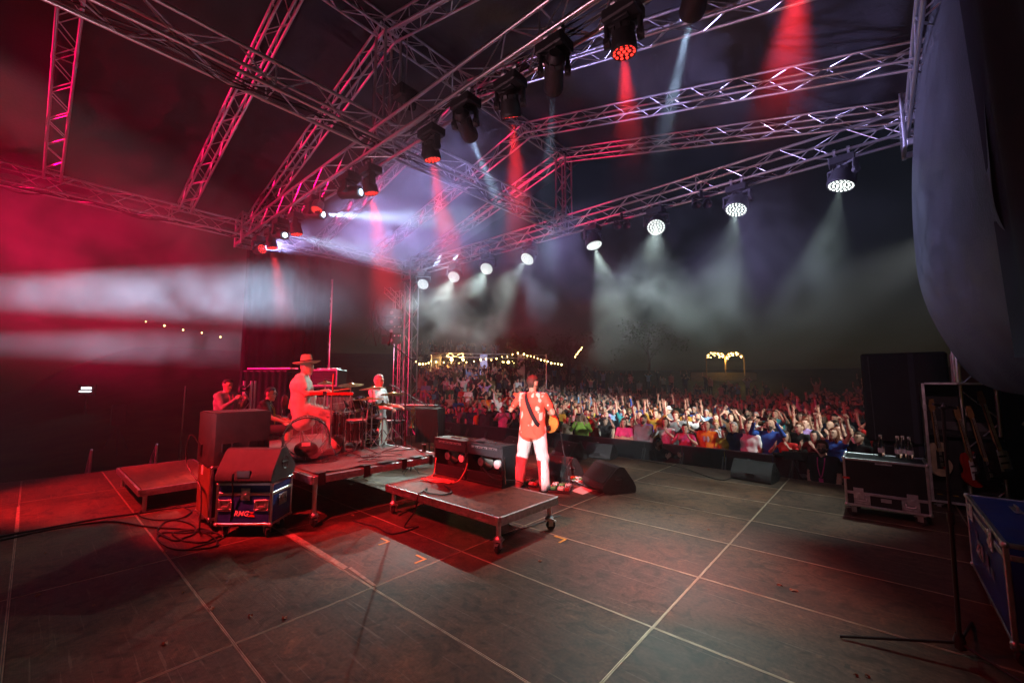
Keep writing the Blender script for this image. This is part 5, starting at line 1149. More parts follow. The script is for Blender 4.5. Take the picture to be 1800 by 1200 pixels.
for dpt, x, y, px in cand[:N_IND]:
    for _try in range(400):
        lit = px > 1000
        pn = random.choice(['down', 'clap', 'clap', 'clap', 'fold', 'right', 'left', 'both', 'head', 'phone', 'wave', 'down', 'right', 'down', 'head', 'phone'] if lit else ['down', 'down', 'clap', 'clap', 'fold', 'fold', 'right', 'phone', 'head'])
        bld = random.choice(['man', 'woman', 'man', 'woman'] + (['jacket'] if (pn, 'jacket') in MESH else []))
        cl__ = random.choice(wt); hs = random.choice(['long', 'long', 'bun', 'curly', 'short']) if bld == 'woman' else random.choice(['short', 'short', 'short', 'bald', 'cap', 'curly', 'hat'])
        hc = random.choice(['black', 'brown', 'brown', 'blond', 'grey', 'auburn']) if hs not in ('cap', 'hat') else random.choice(['black', 'navy', 'white', 'grey', 'olive', 'red'])
        hw = 'bald head' if hs == 'bald' else '%s %s' % (hc, {'cap': 'cap', 'hat': 'brimmed hat', 'bun': 'bun', 'long': 'long hair', 'curly': 'curly hair', 'short': 'short hair'}[hs])
        hw = ' and ' + hw if hs in ('cap', 'hat') else ''
        lab = 'person in %s %s%s, %s, %s' % (cl__, 'jacket' if bld == 'jacket' else 'vest' if bld == 'woman' and pn in ('both', 'wave') else 'T-shirt', hw, POSES[pn][1], where(px, y))
        if lab not in used and len(lab.split()) <= 16: break
    used.add(lab); s_ = random.uniform(.93, 1.06) * (.95 if bld == 'woman' else 1.)
    t = add_person(x, y, face_cam(x, y) + random.uniform(-.3, .3), pn, bld, cl__, hs, hc, lab, sc_=s_, lean=random.uniform(-.06, .06))
    if pn == 'phone' and dpt < 17: phone(t, pn, 'phone held by the person in %s%s, %s' % (cl__, hw, where(px, y)))
# everyone further back: one mass of small low-detail figures
far = MB(); FM = [('down', 'f'), ('both', 'f'), ('clap', 'f'), ('right', 'f')]
low = []
for pn in ('down', 'both', 'clap', 'right', 'head'):
    B = body(POSES[pn][0], .05, ns=3, k=.05, legs='long', sleeve='short'); hm_ = head_matrix(POSES[pn][0]); low.append((np.array(B.v), B.f, B.m, hm_))
rest = [c_[1:3] for c_ in cand[N_IND:]]
y = 22
while y < 46:
    x = -1.45 * y - 2
    while x < .6:
        jx, jy = x + random.uniform(-.4, .4), y + random.uniform(-.4, .4); px = px_of((jx, jy, zg(jx, jy) + 1.6))[0]
        if 735 < px < 1590 and random.random() < (.7 if px > 1000 else .4) * (1 - .5 * sstep(26, 42, math.hypot(jx, jy))): rest.append((jx, jy))
        x += .8 + (y - 20) * .02
    y += .95
FMATS = [mat('far_skin', (.5, .32, .23), .6, 0, .1)] + [mat('far_cloth_' + n.replace(' ', '_'), COLS[n], .85, 0, .1) for n in ('black', 'charcoal', 'white', 'grey', 'navy', 'sky blue', 'maroon', 'rose', 'olive', 'beige')] + [mat('far_hair', (.04, .025, .018), .7, 0, .2)]
fv, ff, fmi = [], [], []; off = 0; hb = MB().ell((0, -.025, .045), (.105, .115, .105), 8, 6)
for (x, y) in rest:
    V, F_, M_, hm_ = random.choice(low); a = face_cam(x, y) + random.uniform(-.4, .4); s_ = random.uniform(.9, 1.06); c_, s2 = math.cos(a), math.sin(a)
    W = V * s_; W = np.stack([W[:, 0] * c_ - W[:, 1] * s2 + x, W[:, 0] * s2 + W[:, 1] * c_ + y, W[:, 2] + zg(x, y)], 1)
    sh_c = random.choice([1, 1, 1, 2, 2, 3, 3, 4, 4, 5, 6, 7, 8, 9, 10]); mp_ = {0: 0, 1: sh_c, 2: random.choice([1, 2, 5]), 3: 1, 4: 11, 5: 0, 6: 11}
    fv.append(W); ff += [tuple(i + off for i in f) for f in F_]; fmi += [mp_[m] for m in M_]; off += len(W)
    hv = np.array([tuple(hm_ @ Vector(v)) for v in hb.v]) * s_; hv = np.stack([hv[:, 0] * c_ - hv[:, 1] * s2 + x, hv[:, 0] * s2 + hv[:, 1] * c_ + y, hv[:, 2] + zg(x, y)], 1); hv -= np.array([-math.sin(a) * .03, math.cos(a) * .03, 0])
    fv.append(hv); ff += [tuple(i + off for i in f) for f in hb.f]; fmi += [11] * len(hb.f); off += len(hv)
me = bpy.data.meshes.new('far_crowd'); me.from_pydata([tuple(v) for v in np.concatenate(fv)], [], ff)
for m_ in FMATS: me.materials.append(m_)
me.polygons.foreach_set('material_index', fmi); me.polygons.foreach_set('use_smooth', [True] * len(ff)); me.update()
tag(link('far_crowd', me), 'distant mass of people filling the field behind the near crowd', 'crowd', kind='stuff')

# people in the pit between stage and barrier
pit = Vector(atz(1445, 781, .43)); k_ = 9.95 / pit.y
PJ = joints(hyaw=10, hpitch=14)
pt = thing('person', 'person in black T-shirt, glasses and pink lanyard standing in the pit', 'person', (pit.x * k_, 9.95, GZ - .12), face_cam(pit.x * k_, 9.95) + .25)
body(PJ, .014, 1.05, .02, 'short', 'long', .88, beard=True, glasses=True, ns=5).build('body', [SKINM, MATS['black_tshirt'], MATS['dark_trousers'], SHOEM, EYEM, LIPM, BEARDM], pt, 80); add_hair(pt, PJ, 'curly', HCOL['brown'])
MB().tube(bez([(-.06, .09, 1.46), (-.05, .135, 1.3), (0, .155, 1.1), (.05, .135, 1.3), (.06, .09, 1.46)], 5), .009, 5).box((0, .16, 1.04), (.07, .006, .1)).build('lanyard', MATS['pink_ribbon'], pt)
kn = Vector(atz(1130, 760, .2)); kp = Vector((kn.x * 9.7 / kn.y, 9.7, 0))
K2 = joints(hyaw=55, hpitch=4, al=((-.4, .6, -.3), (.6, .8, .2)), ar=((.35, .55, -.5), (-.5, .8, .4)), hl=(.3, .8, .5), hr=(-.2, .6, .8), nl=(1, 0, 0), nr=(-1, 0, 0), curl=.2)
kt2 = thing('person', 'person in black clapping in the pit before the white blouse', 'person', (kp.x + .35, kp.y, GZ - .3), face_cam(kp.x, kp.y) + 1.2)
body(K2, .018, 1.04, .02, 'long', 'long', .88, ns=5, beard=True).build('body', [SKINM, MATS['black_tshirt'], MATS['dark_trousers'], SHOEM, EYEM, LIPM, BEARDM], kt2, 80); add_hair(kt2, K2, 'short', HCOL['black'])
# video camera on a tripod in the pit
vp = Vector(atz(1392, 790, .1)); vp = Vector((vp.x * 9.9 / vp.y, 9.9, GZ))
vc = thing('video_camera', 'black video camera on a tripod in the pit', 'camera', vp, R(25))
MB().box((0, 0, 1.32), (.34, .12, .15), ch=.01).lathe([(.05, 0), (.05, .12), (.06, .16), (.04, .16)], (-.16, 0, 1.32), (-1, 0, 0), 14).box((.05, 0, 1.42), (.2, .03, .03)).build('camera_body', BLACKP, vc)
for k in range(3): a = k * 2.094; MB().tube([(0, 0, 1.24), (.4 * math.cos(a), .4 * math.sin(a), .01)], .016).build('tripod_leg', BLACKM, vc)
# prints on shirts of the front rows
MUX = .170
def chest_print(key, shapes):
    t = [o for o in bpy.data.objects if key in str(o.get('label', '')) and o.get('category') == 'person'][0]
    for (cx, cz, rx, rz_, m_) in shapes:
        vs = [(cx, MUX - 1.2 * cx * cx, cz)] + [(cx + rx * math.cos(a), MUX - 1.2 * (cx + rx * math.cos(a)) ** 2 - .1 * max(0, cz + rz_ * math.sin(a) - 1.25), cz + rz_ * math.sin(a)) for a in np.linspace(0, 2 * math.pi, 13)[:-1]]
        MB().add(vs, [(0, 1 + (k + 1) % 12, 1 + k) for k in range(12)]).build('shirt_print', m_, t, 0)
PW, PP, PD = mat('print_pale', (.6, .66, .72), .7), mat('print_pink', (.6, .05, .22), .7), mat('print_dark', (.05, .05, .08), .7)
chest_print('two pale shapes', [(-.045, 1.3, .035, .075, PW), (.045, 1.3, .035, .075, PW)]); chest_print('printed chest', [(0, 1.29, .085, .09, PP)]); chest_print('pink round print', [(0, 1.31, .07, .07, PP)])
chest_print('patterned white', [(-.08, 1.3, .03, .03, PD), (.03, 1.32, .03, .02, PD), (.09, 1.24, .025, .03, PD), (-.04, 1.2, .03, .025, PD), (.04, 1.13, .03, .025, PD), (-.1, 1.12, .025, .03, PD)])
# crowd barrier
BAR = MB().grid(lambda u, v: (-.5 + u, -.03 + .008 * math.sin(u * 19 + v * 3), 1.09 - 1.06 * v), 16, 4).mesh('cloth', CLOTHB, 80)
RAILM = cyl_mesh('barrier_tube', BLACKM, 8)
BARW = ['%s from the left end of the front row' % w_ for w_ in ('first', 'second', 'third', 'fourth', 'fifth', 'sixth', 'seventh', 'eighth', 'ninth', 'tenth')] + ['%s from the loudspeaker stack' % w_ for w_ in ('ninth', 'eighth', 'seventh', 'sixth', 'fifth', 'fourth', 'third', 'second', 'nearest')]
for k in range(19):
    x = -17.6 + k * 1.005 + .1
    t = thing('crowd_barrier', 'black cloth-covered barrier section, %s' % BARW[k], 'barrier', (x, 11.15, GZ), 0, 'crowd barrier sections')
    rod('top_rail', RAILM, (-.5, 0, 1.1), (.5, 0, 1.1), .025, t); link('cloth', BAR, t)
    for sx in (-.47, .47): rod('post', RAILM, (sx, 0, 0), (sx, 0, 1.1), .02, t); rod('strut', RAILM, (sx, -.03, .95), (sx, -.5, .02), .016, t)
ch = thing('folding_chair', 'small folding chair in the pit beside the video camera', 'chair', (vp.x + .25, 10.2, GZ), .4)
MB().box((0, 0, .9), (.36, .34, .03), ch=.005).build('seat', BLACKP, ch); MB().box((0, .17, 1.25), (.36, .03, .2), ch=.005).build('backrest', BLACKP, ch)
for sx in (-.16, .16):
    for sy in (-.14, .17): rod('leg', RODK, (sx, sy, 0), (sx, sy, .9 if sy < 0 else 1.3), .011, ch)

# ------------------------------------------------------------------ far side of the field: bar with banners, festoon lights, lit arch
WARM = emis('warm_bulb', (1, .62, .2), 14); WARM2 = emis('floodlight', (1, .55, .15), 40)
def bulb_string(label, pts, n, sag_, r=.055):
    pts = [Vector(p) for p in pts]; t = thing('festoon_lights', label, 'string lights', pts[0], 0, 'festoon lights'); ps = []
    m = len(pts) - 1
    for i in range(m):
        for k in range(12):
            u = k / 12; p = pts[i].lerp(pts[i + 1], u); p = p - Vector((0, 0, sag_ * 4 * u * (1 - u))); ps.append(p - pts[0])
    ps.append(pts[-1] - pts[0]); MB().tube(ps, .012, 4).build('wire', CABLE, t)
    bm_ = MB().ell((0, 0, -.09), (r, r, r * 1.2), 8, 6).mesh('bulb', WARM)
    for k in range(n): i = (k + .5) / n * (len(ps) - 1); a = int(i); o = link('bulb', bm_, t, ps[a].lerp(ps[min(a + 1, len(ps) - 1)], i - a)); o.location.z += random.uniform(-.05, .05); o.scale = (random.uniform(.7, 1.2),) * 3
    return t
D = 34.
fp = lambda px, py, d=D: Vector(atd(px, py, d))
bulb_string('festoon lights running from the tower to the banners', [fp(728, 631, 26), fp(760, 632), fp(840, 631)], 12, .25)
bulb_string('festoon lights rising over the lit banner to the tree', [fp(840, 631), fp(915, 618)], 8, .1, .06)
bulb_string('festoon lights falling away right of the tree', [fp(918, 619), fp(990, 639)], 12, .1, .06)
bulb_string('short slanting line of festoon lights above the guitarist', [fp(1010, 626, 40), fp(1024, 608, 40)], 7, 0., .06)
bulb_string('five festoon lights far off in the red haze', [atd(240, 561, 40), atd(404, 594, 40)], 5, 0., .07)
bulb_string('small lights on the bar under the banners', [fp(880, 634, 35), fp(907, 634, 35)], 3, 0., .1)
for px, lab in ((794, 'bright yellow floodlight under the festoon lights'), (814, 'smaller yellow floodlight right of the brightest one')):
    p = fp(px, 632); t = thing('floodlight', lab, 'floodlight', p, 0, 'floodlights'); MB().box((0, .06, 0), (.3, .08, .25), ch=.02).build('housing', BLACKM, t); MB().ell((0, 0, 0), (.13 if px < 800 else .1,) * 3, 10, 8).build('lens', WARM2, t)
    l = bpy.data.lights.new('lamp', 'POINT'); l.energy = 120; l.color = (1, .6, .2); l.shadow_soft_size = .15; o = bpy.data.objects.new('lamp', l); col.objects.link(o); o.parent = t; o.location = (0, -.3, 0)
tf = thing('banner_gantry', 'pale truss gantry across the far bar', 'gantry', (0, 0, 0))
for (a, b_) in (((758, 620), (960, 624)),):
    A_, B_ = fp(*a), fp(*b_)
    for dz in (0, -.3): rod('chord', CHM, A_ + Vector((0, 0, dz)), B_ + Vector((0, 0, dz)), .03, tf)
    for k in range(24): rod('brace', BRM, A_.lerp(B_, k / 24) - Vector((0, 0, .3 * (k % 2))), A_.lerp(B_, (k + 1) / 24) - Vector((0, 0, .3 * ((k + 1) % 2))), .014, tf)
for px in (758, 960): p = fp(px, 622); rod('post', CHM, (p.x, p.y, zg(p.x, p.y)), p, .05, tf)
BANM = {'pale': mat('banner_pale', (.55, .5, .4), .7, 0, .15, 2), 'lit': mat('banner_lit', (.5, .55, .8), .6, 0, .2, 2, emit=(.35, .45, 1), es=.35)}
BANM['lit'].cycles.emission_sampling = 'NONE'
for px, m_, lab in ((767, 'pale', 'pale roll-up banner at the left end of the far bar'), (850, 'lit', 'banner lit blue-white in the middle of the far bar'), (916, 'pale', 'dim grey banner at the right end of the far bar')):
    p = fp(px, 648); t = thing('banner', lab, 'banner', p, YAW, 'banners at the bar'); w_ = .8 if px == 767 else .6
    MB().box((0, 0, 0), (w_, .03, 2.3)).build('cloth', BANM[m_], t); MB().box((-.05 * w_, -.018, -.75), (w_ * .7, .004, .55)).build('printed_block', mat('banner_print', (.35, .2, .1), .7), t); MB().box((0, -.018, .75), (w_ * .6, .004, .18)).build('printed_block', mat('banner_print2', (.2, .2, .3), .7), t)
    rod('pole', BRM, (0, .03, -1.3 - 1.2), (0, .03, 1.2), .02, t)
# glowing double arch
ac = fp(1275, 640, 44); ar_ = thing('light_arch', 'double wooden arch wrapped in warm fairy lights far behind the crowd', 'arch', ac, YAW); WOODA = mat('arch_wood', (.3, .2, .08), .7)
for x0 in (-1.0, 1.0):
    pts = [(x0 + 1.0 * math.cos(a), 0, .55 + .75 * math.sin(a)) for a in np.linspace(0, math.pi, 14)]; pts = [(x0 + 1.0, 0, -1.2)] + pts + [(x0 - 1.0, 0, -1.2)]; MB().tube(pts, .07, 6).build('arch_rib', WOODA, ar_)
bm_ = MB().ell((0, 0, 0), (.055,) * 3, 7, 5).mesh('fairy_light', WARM)
for k in range(60):
    x = -1.9 + 3.8 * random.random(); ztop = .55 + .75 * math.sqrt(max(0, 1 - ((abs(x) - 1.0)) ** 2)); o = link('fairy_light', bm_, ar_, (x, random.uniform(-.2, .2), ztop - abs(random.gauss(0, .22))))
l = bpy.data.lights.new('lamp', 'POINT'); l.energy = 160; l.color = (1, .6, .18); l.shadow_soft_size = .4; o = bpy.data.objects.new('lamp', l); col.objects.link(o); o.parent = ar_; o.location = (0, -.2, .4)
MB().box((0, .6, -1.3), (7, .3, .9)).build('hedge_planter', mat('planter', (.12, .09, .04), .8, 0, .4, 6), ar_)
# a tree at the festoon lights
def tree(label, p, h, rad, n=700):
    t = thing('tree', label, 'tree', (p.x, p.y, zg(p.x, p.y)), 0, 'trees behind the crowd'); tb = MB().tube([(0, 0, 0), (.1, 0, h * .3), (-.05, .1, h * .6)], [.2, .16, .08], 8)
    for k in range(6): a = k * 1.05; tb.tube([(0, 0, h * (.3 + .04 * k)), (rad * .7 * math.cos(a), rad * .7 * math.sin(a), h * (.55 + .05 * k))], [.07, .02], 5)
    tb.build('trunk', mat('bark', (.06, .045, .03), .9), t); lv = MB(); r_ = random.Random(int(h * 100))
    cl_c = [(r_.gauss(0, rad * .45), r_.gauss(0, rad * .45), h * .7 + r_.gauss(0, h * .13)) for _ in range(22)]
    for k in range(n):
        c = r_.choice(cl_c); c = Vector((c[0] + r_.gauss(0, rad * .2), c[1] + r_.gauss(0, rad * .2), c[2] + r_.gauss(0, rad * .18))); a = Vector((r_.gauss(0, 1), r_.gauss(0, 1), r_.gauss(0, 1))).normalized() * .16; b2 = a.orthogonal().normalized() * .09
        lv.add([c - a, c + b2, c + a, c - b2], [(0, 1, 2, 3)])
    lv.build('crown', mat('leaves', (.05, .09, .02), .7, 0, .4, 1), t, 0)
tree('leafy tree holding up the festoon lights behind the guitarist', fp(922, 640, 35), 5.2, 1.6); tree('dark tree right of the festoon lights', fp(1000, 640, 46), 7., 2.4); tree('dark tree between the bar and the lit arch', fp(1140, 645, 50), 7.5, 2.6)

# ------------------------------------------------------------------ guitar rack, speaker stack
rk = thing('guitar_rack', 'open black trunk with metal edges holding four guitars', 'guitar rack', (.93, 8.55, 0))
W_, H_, D_ = .98, 1.70, .5
MB().box((0, D_ / 2, H_ / 2 + .05), (W_, .02, H_ - .1)).build('back_panel', BLACKL, rk); MB().box((0, 0, .12), (W_, D_, .1), ch=.006).build('base', BLACKL, rk); MB().box((0, 0, H_ - .01), (W_, D_, .02)).build('top_panel', BLACKL, rk)
for sx in (-1, 1):
    MB().box((sx * (W_ / 2 - .01), 0, H_ / 2 + .05), (.02, D_, H_ - .1)).build('side_panel', BLACKL, rk); MB().box((sx * (W_ / 2 - .013), -D_ / 2, H_ / 2 + .03), (.032, .03, H_ - .08), ch=.003).build('edge_trim', ALU, rk)
    for z_2 in (.5, 1.35): MB().box((sx * (W_ / 2 - .013), -D_ / 2 - .017, z_2), (.04, .01, .09), ch=.002).build('hinge', ALUD, rk)
    for sy in (-1, 1): caster(rk, (sx * .4, sy * .17, -.06), 1.2, .9)
MB().box((0, -D_ / 2, H_ - .013), (W_ - .06, .03, .03), ch=.003).build('edge_trim', ALU, rk); MB().box((0, -D_ / 2, .085), (W_ - .06, .03, .03), ch=.003).build('edge_trim', ALU, rk)
MB().box((0, .1, .95), (W_ - .05, .05, .04), ch=.01).build('neck_rail', RUBBER, rk); MB().box((-.1, .22, 1.08), (.62, .02, .12), ch=.003).build('label_strip', mat('grey_foam', (.12, .12, .12), .9), rk); MB().box((W_ / 2 - .04, -D_ / 2 - .02, 1.2), (.09, .003, .11), rot=Matrix.Rotation(.5, 3, 'Y')).build('paper_tag', PAPER, rk)
for x, y_2, z_2 in ((-.25, -.2, .173), (.05, -.22, .173), (-.4, -.2, .173)): MB().box((x, y_2, z_2), (.05, .03, .006)).build('tape', YTAPE, rk)
gl = [(1650, .60, 'cream electric guitar at the left of the rack', mat('cream_finish', (.6, .5, .35), .25, coat=.4), 1, 3), (1708, .50, 'red electric guitar in the rack', REDP, 0, -4), (1733, .52, 'black electric guitar in the middle of the rack', mat('gloss_black', (.012, .012, .014), .12, coat=.6), 1, -5), (1760, .66, 'dark electric bass with the highest headstock in the rack', mat('dark_burst', (.02, .012, .01), .2, coat=.5), 0, -6)]
for px, zc, lab, m_, st_, tl in gl:
    c = aty(px, 800, 8.55); M_ = Matrix.Rotation(R(38), 3, 'Z') @ Matrix.Rotation(R(tl), 3, 'Y') @ Matrix.Rotation(R(-7), 3, 'X')
    g_ = guitar('electric_guitar', lab, m_, (c.x, 8.58, zc + .0), M_, None, 'guitars in the rack', style=st_)
    if 'bass' in lab: g_.scale = (1.08,) * 3
ss = [(.34, 9.95, GZ, 1.0, .86, .92, 'lowest black loudspeaker of the stack at the stage front'), (.34, 9.95, GZ + .93, 1.0, .86, .80, 'middle black loudspeaker of the stack behind the bottles'), (.30, 9.95, GZ + 1.745, 1.06, .9, 1.5, 'tall black covered loudspeaker on top of the stack')]
for x, y, z0, w_, d_, h_, lab in ss:
    t = thing('loudspeaker', lab, 'loudspeaker', (x, y, z0), 0, 'right loudspeaker stack'); MB().box((0, 0, h_ / 2), (w_, d_, h_ - .01), ch=.03).build('cabinet', mat('speaker_cover', (.02, .019, .021), .7, 0, .3, 4, .5, 14), t)
    MB().tube([(-w_ / 2 + .12, -d_ / 2 - .006, .03), (-w_ / 2 + .1, -d_ / 2 - .006, h_ - .06)], .008).build('seam_piping', mat('grey_piping', (.1, .09, .09), .7), t)
    MB().box((.1, -d_ / 2 - .004, h_ / 2), (.07, .006, h_ - .02)).build('strap', MATS['grey_webbing'], t)
pp = thing('pipe_frame', 'bare metal pipe bracket between the speaker stack and the drape', 'frame', tuple(aty(1676, 660, 9.2)))
MB().tube([(0, 0, -.4), (0, 0, .32)], .028, 10).build('upright', ALUD, pp); MB().tube([(0, 0, .0), (.3, 0, -.35)], .022, 8).build('brace', ALUD, pp); MB().tube([(.75, 0, -.05), (.45, 0, -.35)], .022, 8).build('brace', ALUD, pp)

# ------------------------------------------------------------------ left wing: monitor desk, rack, cable loom, hand rails
md = Vector(atd(482, 690, 9.6)); dk = thing('monitor_desk', 'black-draped monitor desk with a strip of bright truss on it', 'desk', (md.x, md.y, 0), R(30))
MB().grid(lambda u, v: (-.55 + 1.1 * u, -.32 + .02 * math.sin(u * 40), 1.95 - 1.9 * v), 50, 6).grid(lambda u, v: (-.57 + .02 * math.sin(u * 20), -.32 + .6 * u, 1.95 - 1.9 * v), 20, 6).build('drape', CLOTHB, dk, 80); MB().box((0, 0, 1.94), (1.12, .64, .04), ch=.006).build('desk_top', BLACKL, dk)
tt = thing('truss_piece', 'short bright piece of truss lying on the draped desk', 'truss', (md.x, md.y, 1.97), R(30))
for y in (-.2, .05): rod('chord', CHM, (-.55, y, .03), (.55, y, .03), .02, tt)
for k in range(6): rod('brace', CHM, (-.5 + k * .18, -.2 + .25 * (k % 2), .04), (-.32 + k * .18, -.2 + .25 * ((k + 1) % 2), .04), .012, tt)
tpx = thing('truss_piece', 'short upright truss tripod catching white light beside the grey hoodie', 'truss', (*tuple(atd(434, 700, 8.6))[:2], 0), .4)
for x, y in ((-.1, 0), (.1, 0), (0, .17)): rod('chord', CHM, (x, y, .0), (x, y, 1.72), .022, tpx)
for k in range(8): rod('brace', BRM, ((-.1 if k % 2 else .1), 0, .1 + k * .2), ((.1 if k % 2 else -.1), 0, .3 + k * .2), .009, tpx)
rp = Vector(atd(578, 664, 9.4)); rkk = thing('equipment_rack', 'metal-edged rack of wireless receivers behind the cymbals', 'rack', (rp.x, rp.y, rp.z - .2), R(35))
MB().box((0, 0, .2), (.62, .45, .36), ch=.01).build('case', BLACKL, rkk)
for z_2 in (.03, .37): MB().box((0, -.225, z_2), (.64, .03, .03), ch=.004).build('edge_trim', ALUD, rkk)
for x in (-.31, .31): MB().box((x, -.225, .2), (.03, .03, .36), ch=.004).build('edge_trim', ALUD, rkk)
for z_2 in (.1, .16, .22, .28): MB().box((.03, -.232, z_2), (.48, .012, .05), ch=.003).build('rack_unit', BLACKP, rkk)
for k in range(5): MB().box((-.2 + k * .1, 0, .4), (.07, .2, .03), ch=.004).build('receiver', ALUD, rkk)
rt = MB().box((0, 0, 0), (.9, .6, .03), ch=.005).box((-.4, .25, -.65), (.04, .04, 1.3)).box((.4, .25, -.65), (.04, .04, 1.3)).box((-.4, -.25, -.65), (.04, .04, 1.3)).box((.4, -.25, -.65), (.04, .04, 1.3)).build('rack_table', BLACKM, loc=(rp.x, rp.y, rp.z - .215)); rt.rotation_euler = (0, 0, R(35)); rt.scale = (1, 1, (rp.z - .215) / 1.3); tag(rt, 'black table under the rack of receivers', 'table')
lm = MB(); lc = Vector(atd(662, 560, 15.2))
for k in range(16):
    x = random.uniform(-.55, .75); a = Vector(atd(660 + x * 30, 530 + random.uniform(-12, 30), 15.2)); l_ = random.uniform(.6, 1.5); lm.tube(bez([a, a + Vector((random.uniform(-.1, .1), random.uniform(-.1, .1), -l_ * .5)), a + Vector((random.uniform(-.25, .25), random.uniform(-.2, .2), -l_))], 6), random.choice([.009, .012, .02]), 5)
a = Vector(atd(660, 545, 15.2)); lm.tube(bez([a, a + Vector((.15, .05, -.5)), a + Vector((.5, .3, -.85)), a + Vector((.9, .5, -.85))], 8), .03, 6)
tag(lm.build('cable_loom', mat('grey_cable', (.035, .035, .038), .55), None), 'tangle of cables hanging in the haze left of the tower', 'cables', 'cable looms')
lp = Vector(atd(690, 575, 16.5))
for k in range(4):
    t = thing('line_array_speaker', '%s loudspeaker of the column hanging in the haze' % ('topmost', 'second', 'third', 'lowest')[k], 'loudspeaker', (lp.x, lp.y, lp.z + .55 - .36 * k), R(45), 'left line array')
    MB().prism([(-.35, -.25, -.16), (.35, -.25, -.16), (.3, .25, -.11), (-.3, .25, -.11)], (0, 0, .3)).build('cabinet', SPKP, t); MB().box((-.37, 0, 0), (.02, .3, .08)).build('side_plate', BLACKM, t); MB().box((.37, 0, 0), (.02, .3, .08)).build('side_plate', BLACKM, t); MB().cyl((0, -.251, -.01), (0, -.262, -.01), .07, n=16).build('connector_plate', ALUD, t)
az = lp.z + 1.35
truss('tower truss carrying the hanging loudspeaker column', (lp.x - 1.0, lp.y + 1.0, zg(lp.x, lp.y)), (lp.x - 1.0, lp.y + 1.0, az + .4), .15, .024, .009, .4, upv=(1, 0, 0), name='tower_truss', group='tower trusses')
truss('short truss arm above the hanging loudspeaker column', (lp.x - 1.0, lp.y + .85, az), (lp.x + .35, lp.y - .5, az), .11, .021, .008, .35)
rod('hanging_chain', CHM, (0, 0, .14), (0, 0, az - .1 - lp.z - .55), .012, [o for o in bpy.data.objects if str(o.get('label', '')).startswith('topmost loudspeaker of the column')][0])
for px, py, lab in ((160, 800, 'steel hand rail of the steps at the far left'), (275, 790, 'steel hand rail of the steps beside the low riser')):
    p = atz(px, py, 0); p.x = max(p.x, DX0 - .1) if False else p.x; c = Vector((-11.9, atx(px, py, -11.9).y, 0)); t = thing('hand_rail', lab, 'hand rail', c, 0, 'hand rails')
    rod('post', CHM, (0, 0, -.9), (0, 0, .35), .02, t); rod('post', CHM, (-.5, 0, -1.0), (-.5, 0, -.05), .02, t); rod('rail', CHM, (.02, 0, .36), (-.95, 0, -.36), .02, t)
gf = Vector(atd(320, 750, 14)); pole = thing('pole', 'thin pole standing in the field left of the big speaker', 'pole', (gf.x, gf.y, zg(gf.x, gf.y))); rod('tube', CHM, (0, 0, 0), (.05, 0, 2.6), .02, pole)
sk = thing('floor_speaker', 'dark speaker on a tripod in the field at the far left', 'speaker', (*tuple(atz(202, 800, GZ))[:2], GZ)); MB().box((0, 0, 1.5), (.45, .4, .75), ch=.02).build('cabinet', SPKP, sk)
for k in range(3): a = k * 2.094; MB().tube([(0, 0, 1.1), (.5 * math.cos(a), .5 * math.sin(a), .01)], .016).build('leg', BLACKM, sk)
ds = Vector(atd(152, 682, 22)); dsp = thing('distant_lamp', 'small bright white lit panel far off in the dark at the left', 'lamp', ds, YAW); MB().box((0, 0, 0), (.5, .05, .1)).build('panel', emis('cool_panel', (.85, .95, 1), 5), dsp); MB().box((-.05, 0, -.17), (.6, .05, .07)).build('panel', MATS['cool_panel'], dsp); MB().box((0, .04, -.1), (.9, .06, .6)).build('housing', BLACKM, dsp); MB().cyl((0, .05, -.4), (0, .05, -(ds.z - zg(ds.x, ds.y))), .05).build('post', BLACKM, dsp)

# ------------------------------------------------------------------ cables on the deck, pedals, tape marks, litter
def cable(label, pts, r=.008, m=CABLE, group='cables on the stage', n=8):
    b = MB().tube(bez(pts, n), r, 6); o = b.build('cable', m, smooth=60); return tag(o, label, 'cable', group)
def fl(px, py, z_=.011): return atz(px, py, z_)
cable('long black cable running in from the left edge of the deck', [fl(-40, 950), fl(80, 928), fl(180, 910), fl(240, 902), fl(300, 893), fl(345, 888)], .011)
cable('second black cable beside the long one at the left', [fl(-40, 958), fl(90, 930), fl(190, 916), fl(260, 925), fl(330, 930), fl(380, 936)], .011)
rr = random.Random(3)
for k, lab in enumerate(('outer loop of slack cable in front of the blue case', 'middle loop of slack cable in front of the blue case', 'inner loop of slack cable in front of the blue case', 'loop of slack cable by the low riser')):
    c = [(330, 950), (345, 940), (310, 930), (290, 900)][k]; a_, b_ = [(52, 16), (38, 12), (30, 18), (45, 14)][k]
    cable(lab, [fl(c[0] + a_ * math.cos(t) * (1 + .15 * math.sin(2 * t + k)), c[1] + b_ * math.sin(t) + rr.uniform(-3, 3)) for t in np.linspace(k, k + 7.2, 12)], .009)
cp0 = Vector((-6.25, 1.40, .95))
cable('black cable hanging from the big speaker down to the deck', [cp0, cp0 + Vector((-.05, -.1, .12)), cp0 + Vector((-.02, -.12, -.2)), Vector((-5.95, 1.36, .5)), Vector((-5.75, 1.33, .12)), fl(350, 935)], .009)
pb0 = Vector(rmg.location) + Vector((.12, -.16, .0))
cable('black cable running from the monitor down the front of the blue case', [pb0 + Vector((-.05, -.03, .74)), pb0 + Vector((.0, -.12, .7)), pb0 + Vector((-.02, -.1, .5)), pb0 + Vector((-.08, -.09, .2)), pb0 + Vector((-.16, -.12, .04)), fl(385, 948), fl(330, 965)], .008)
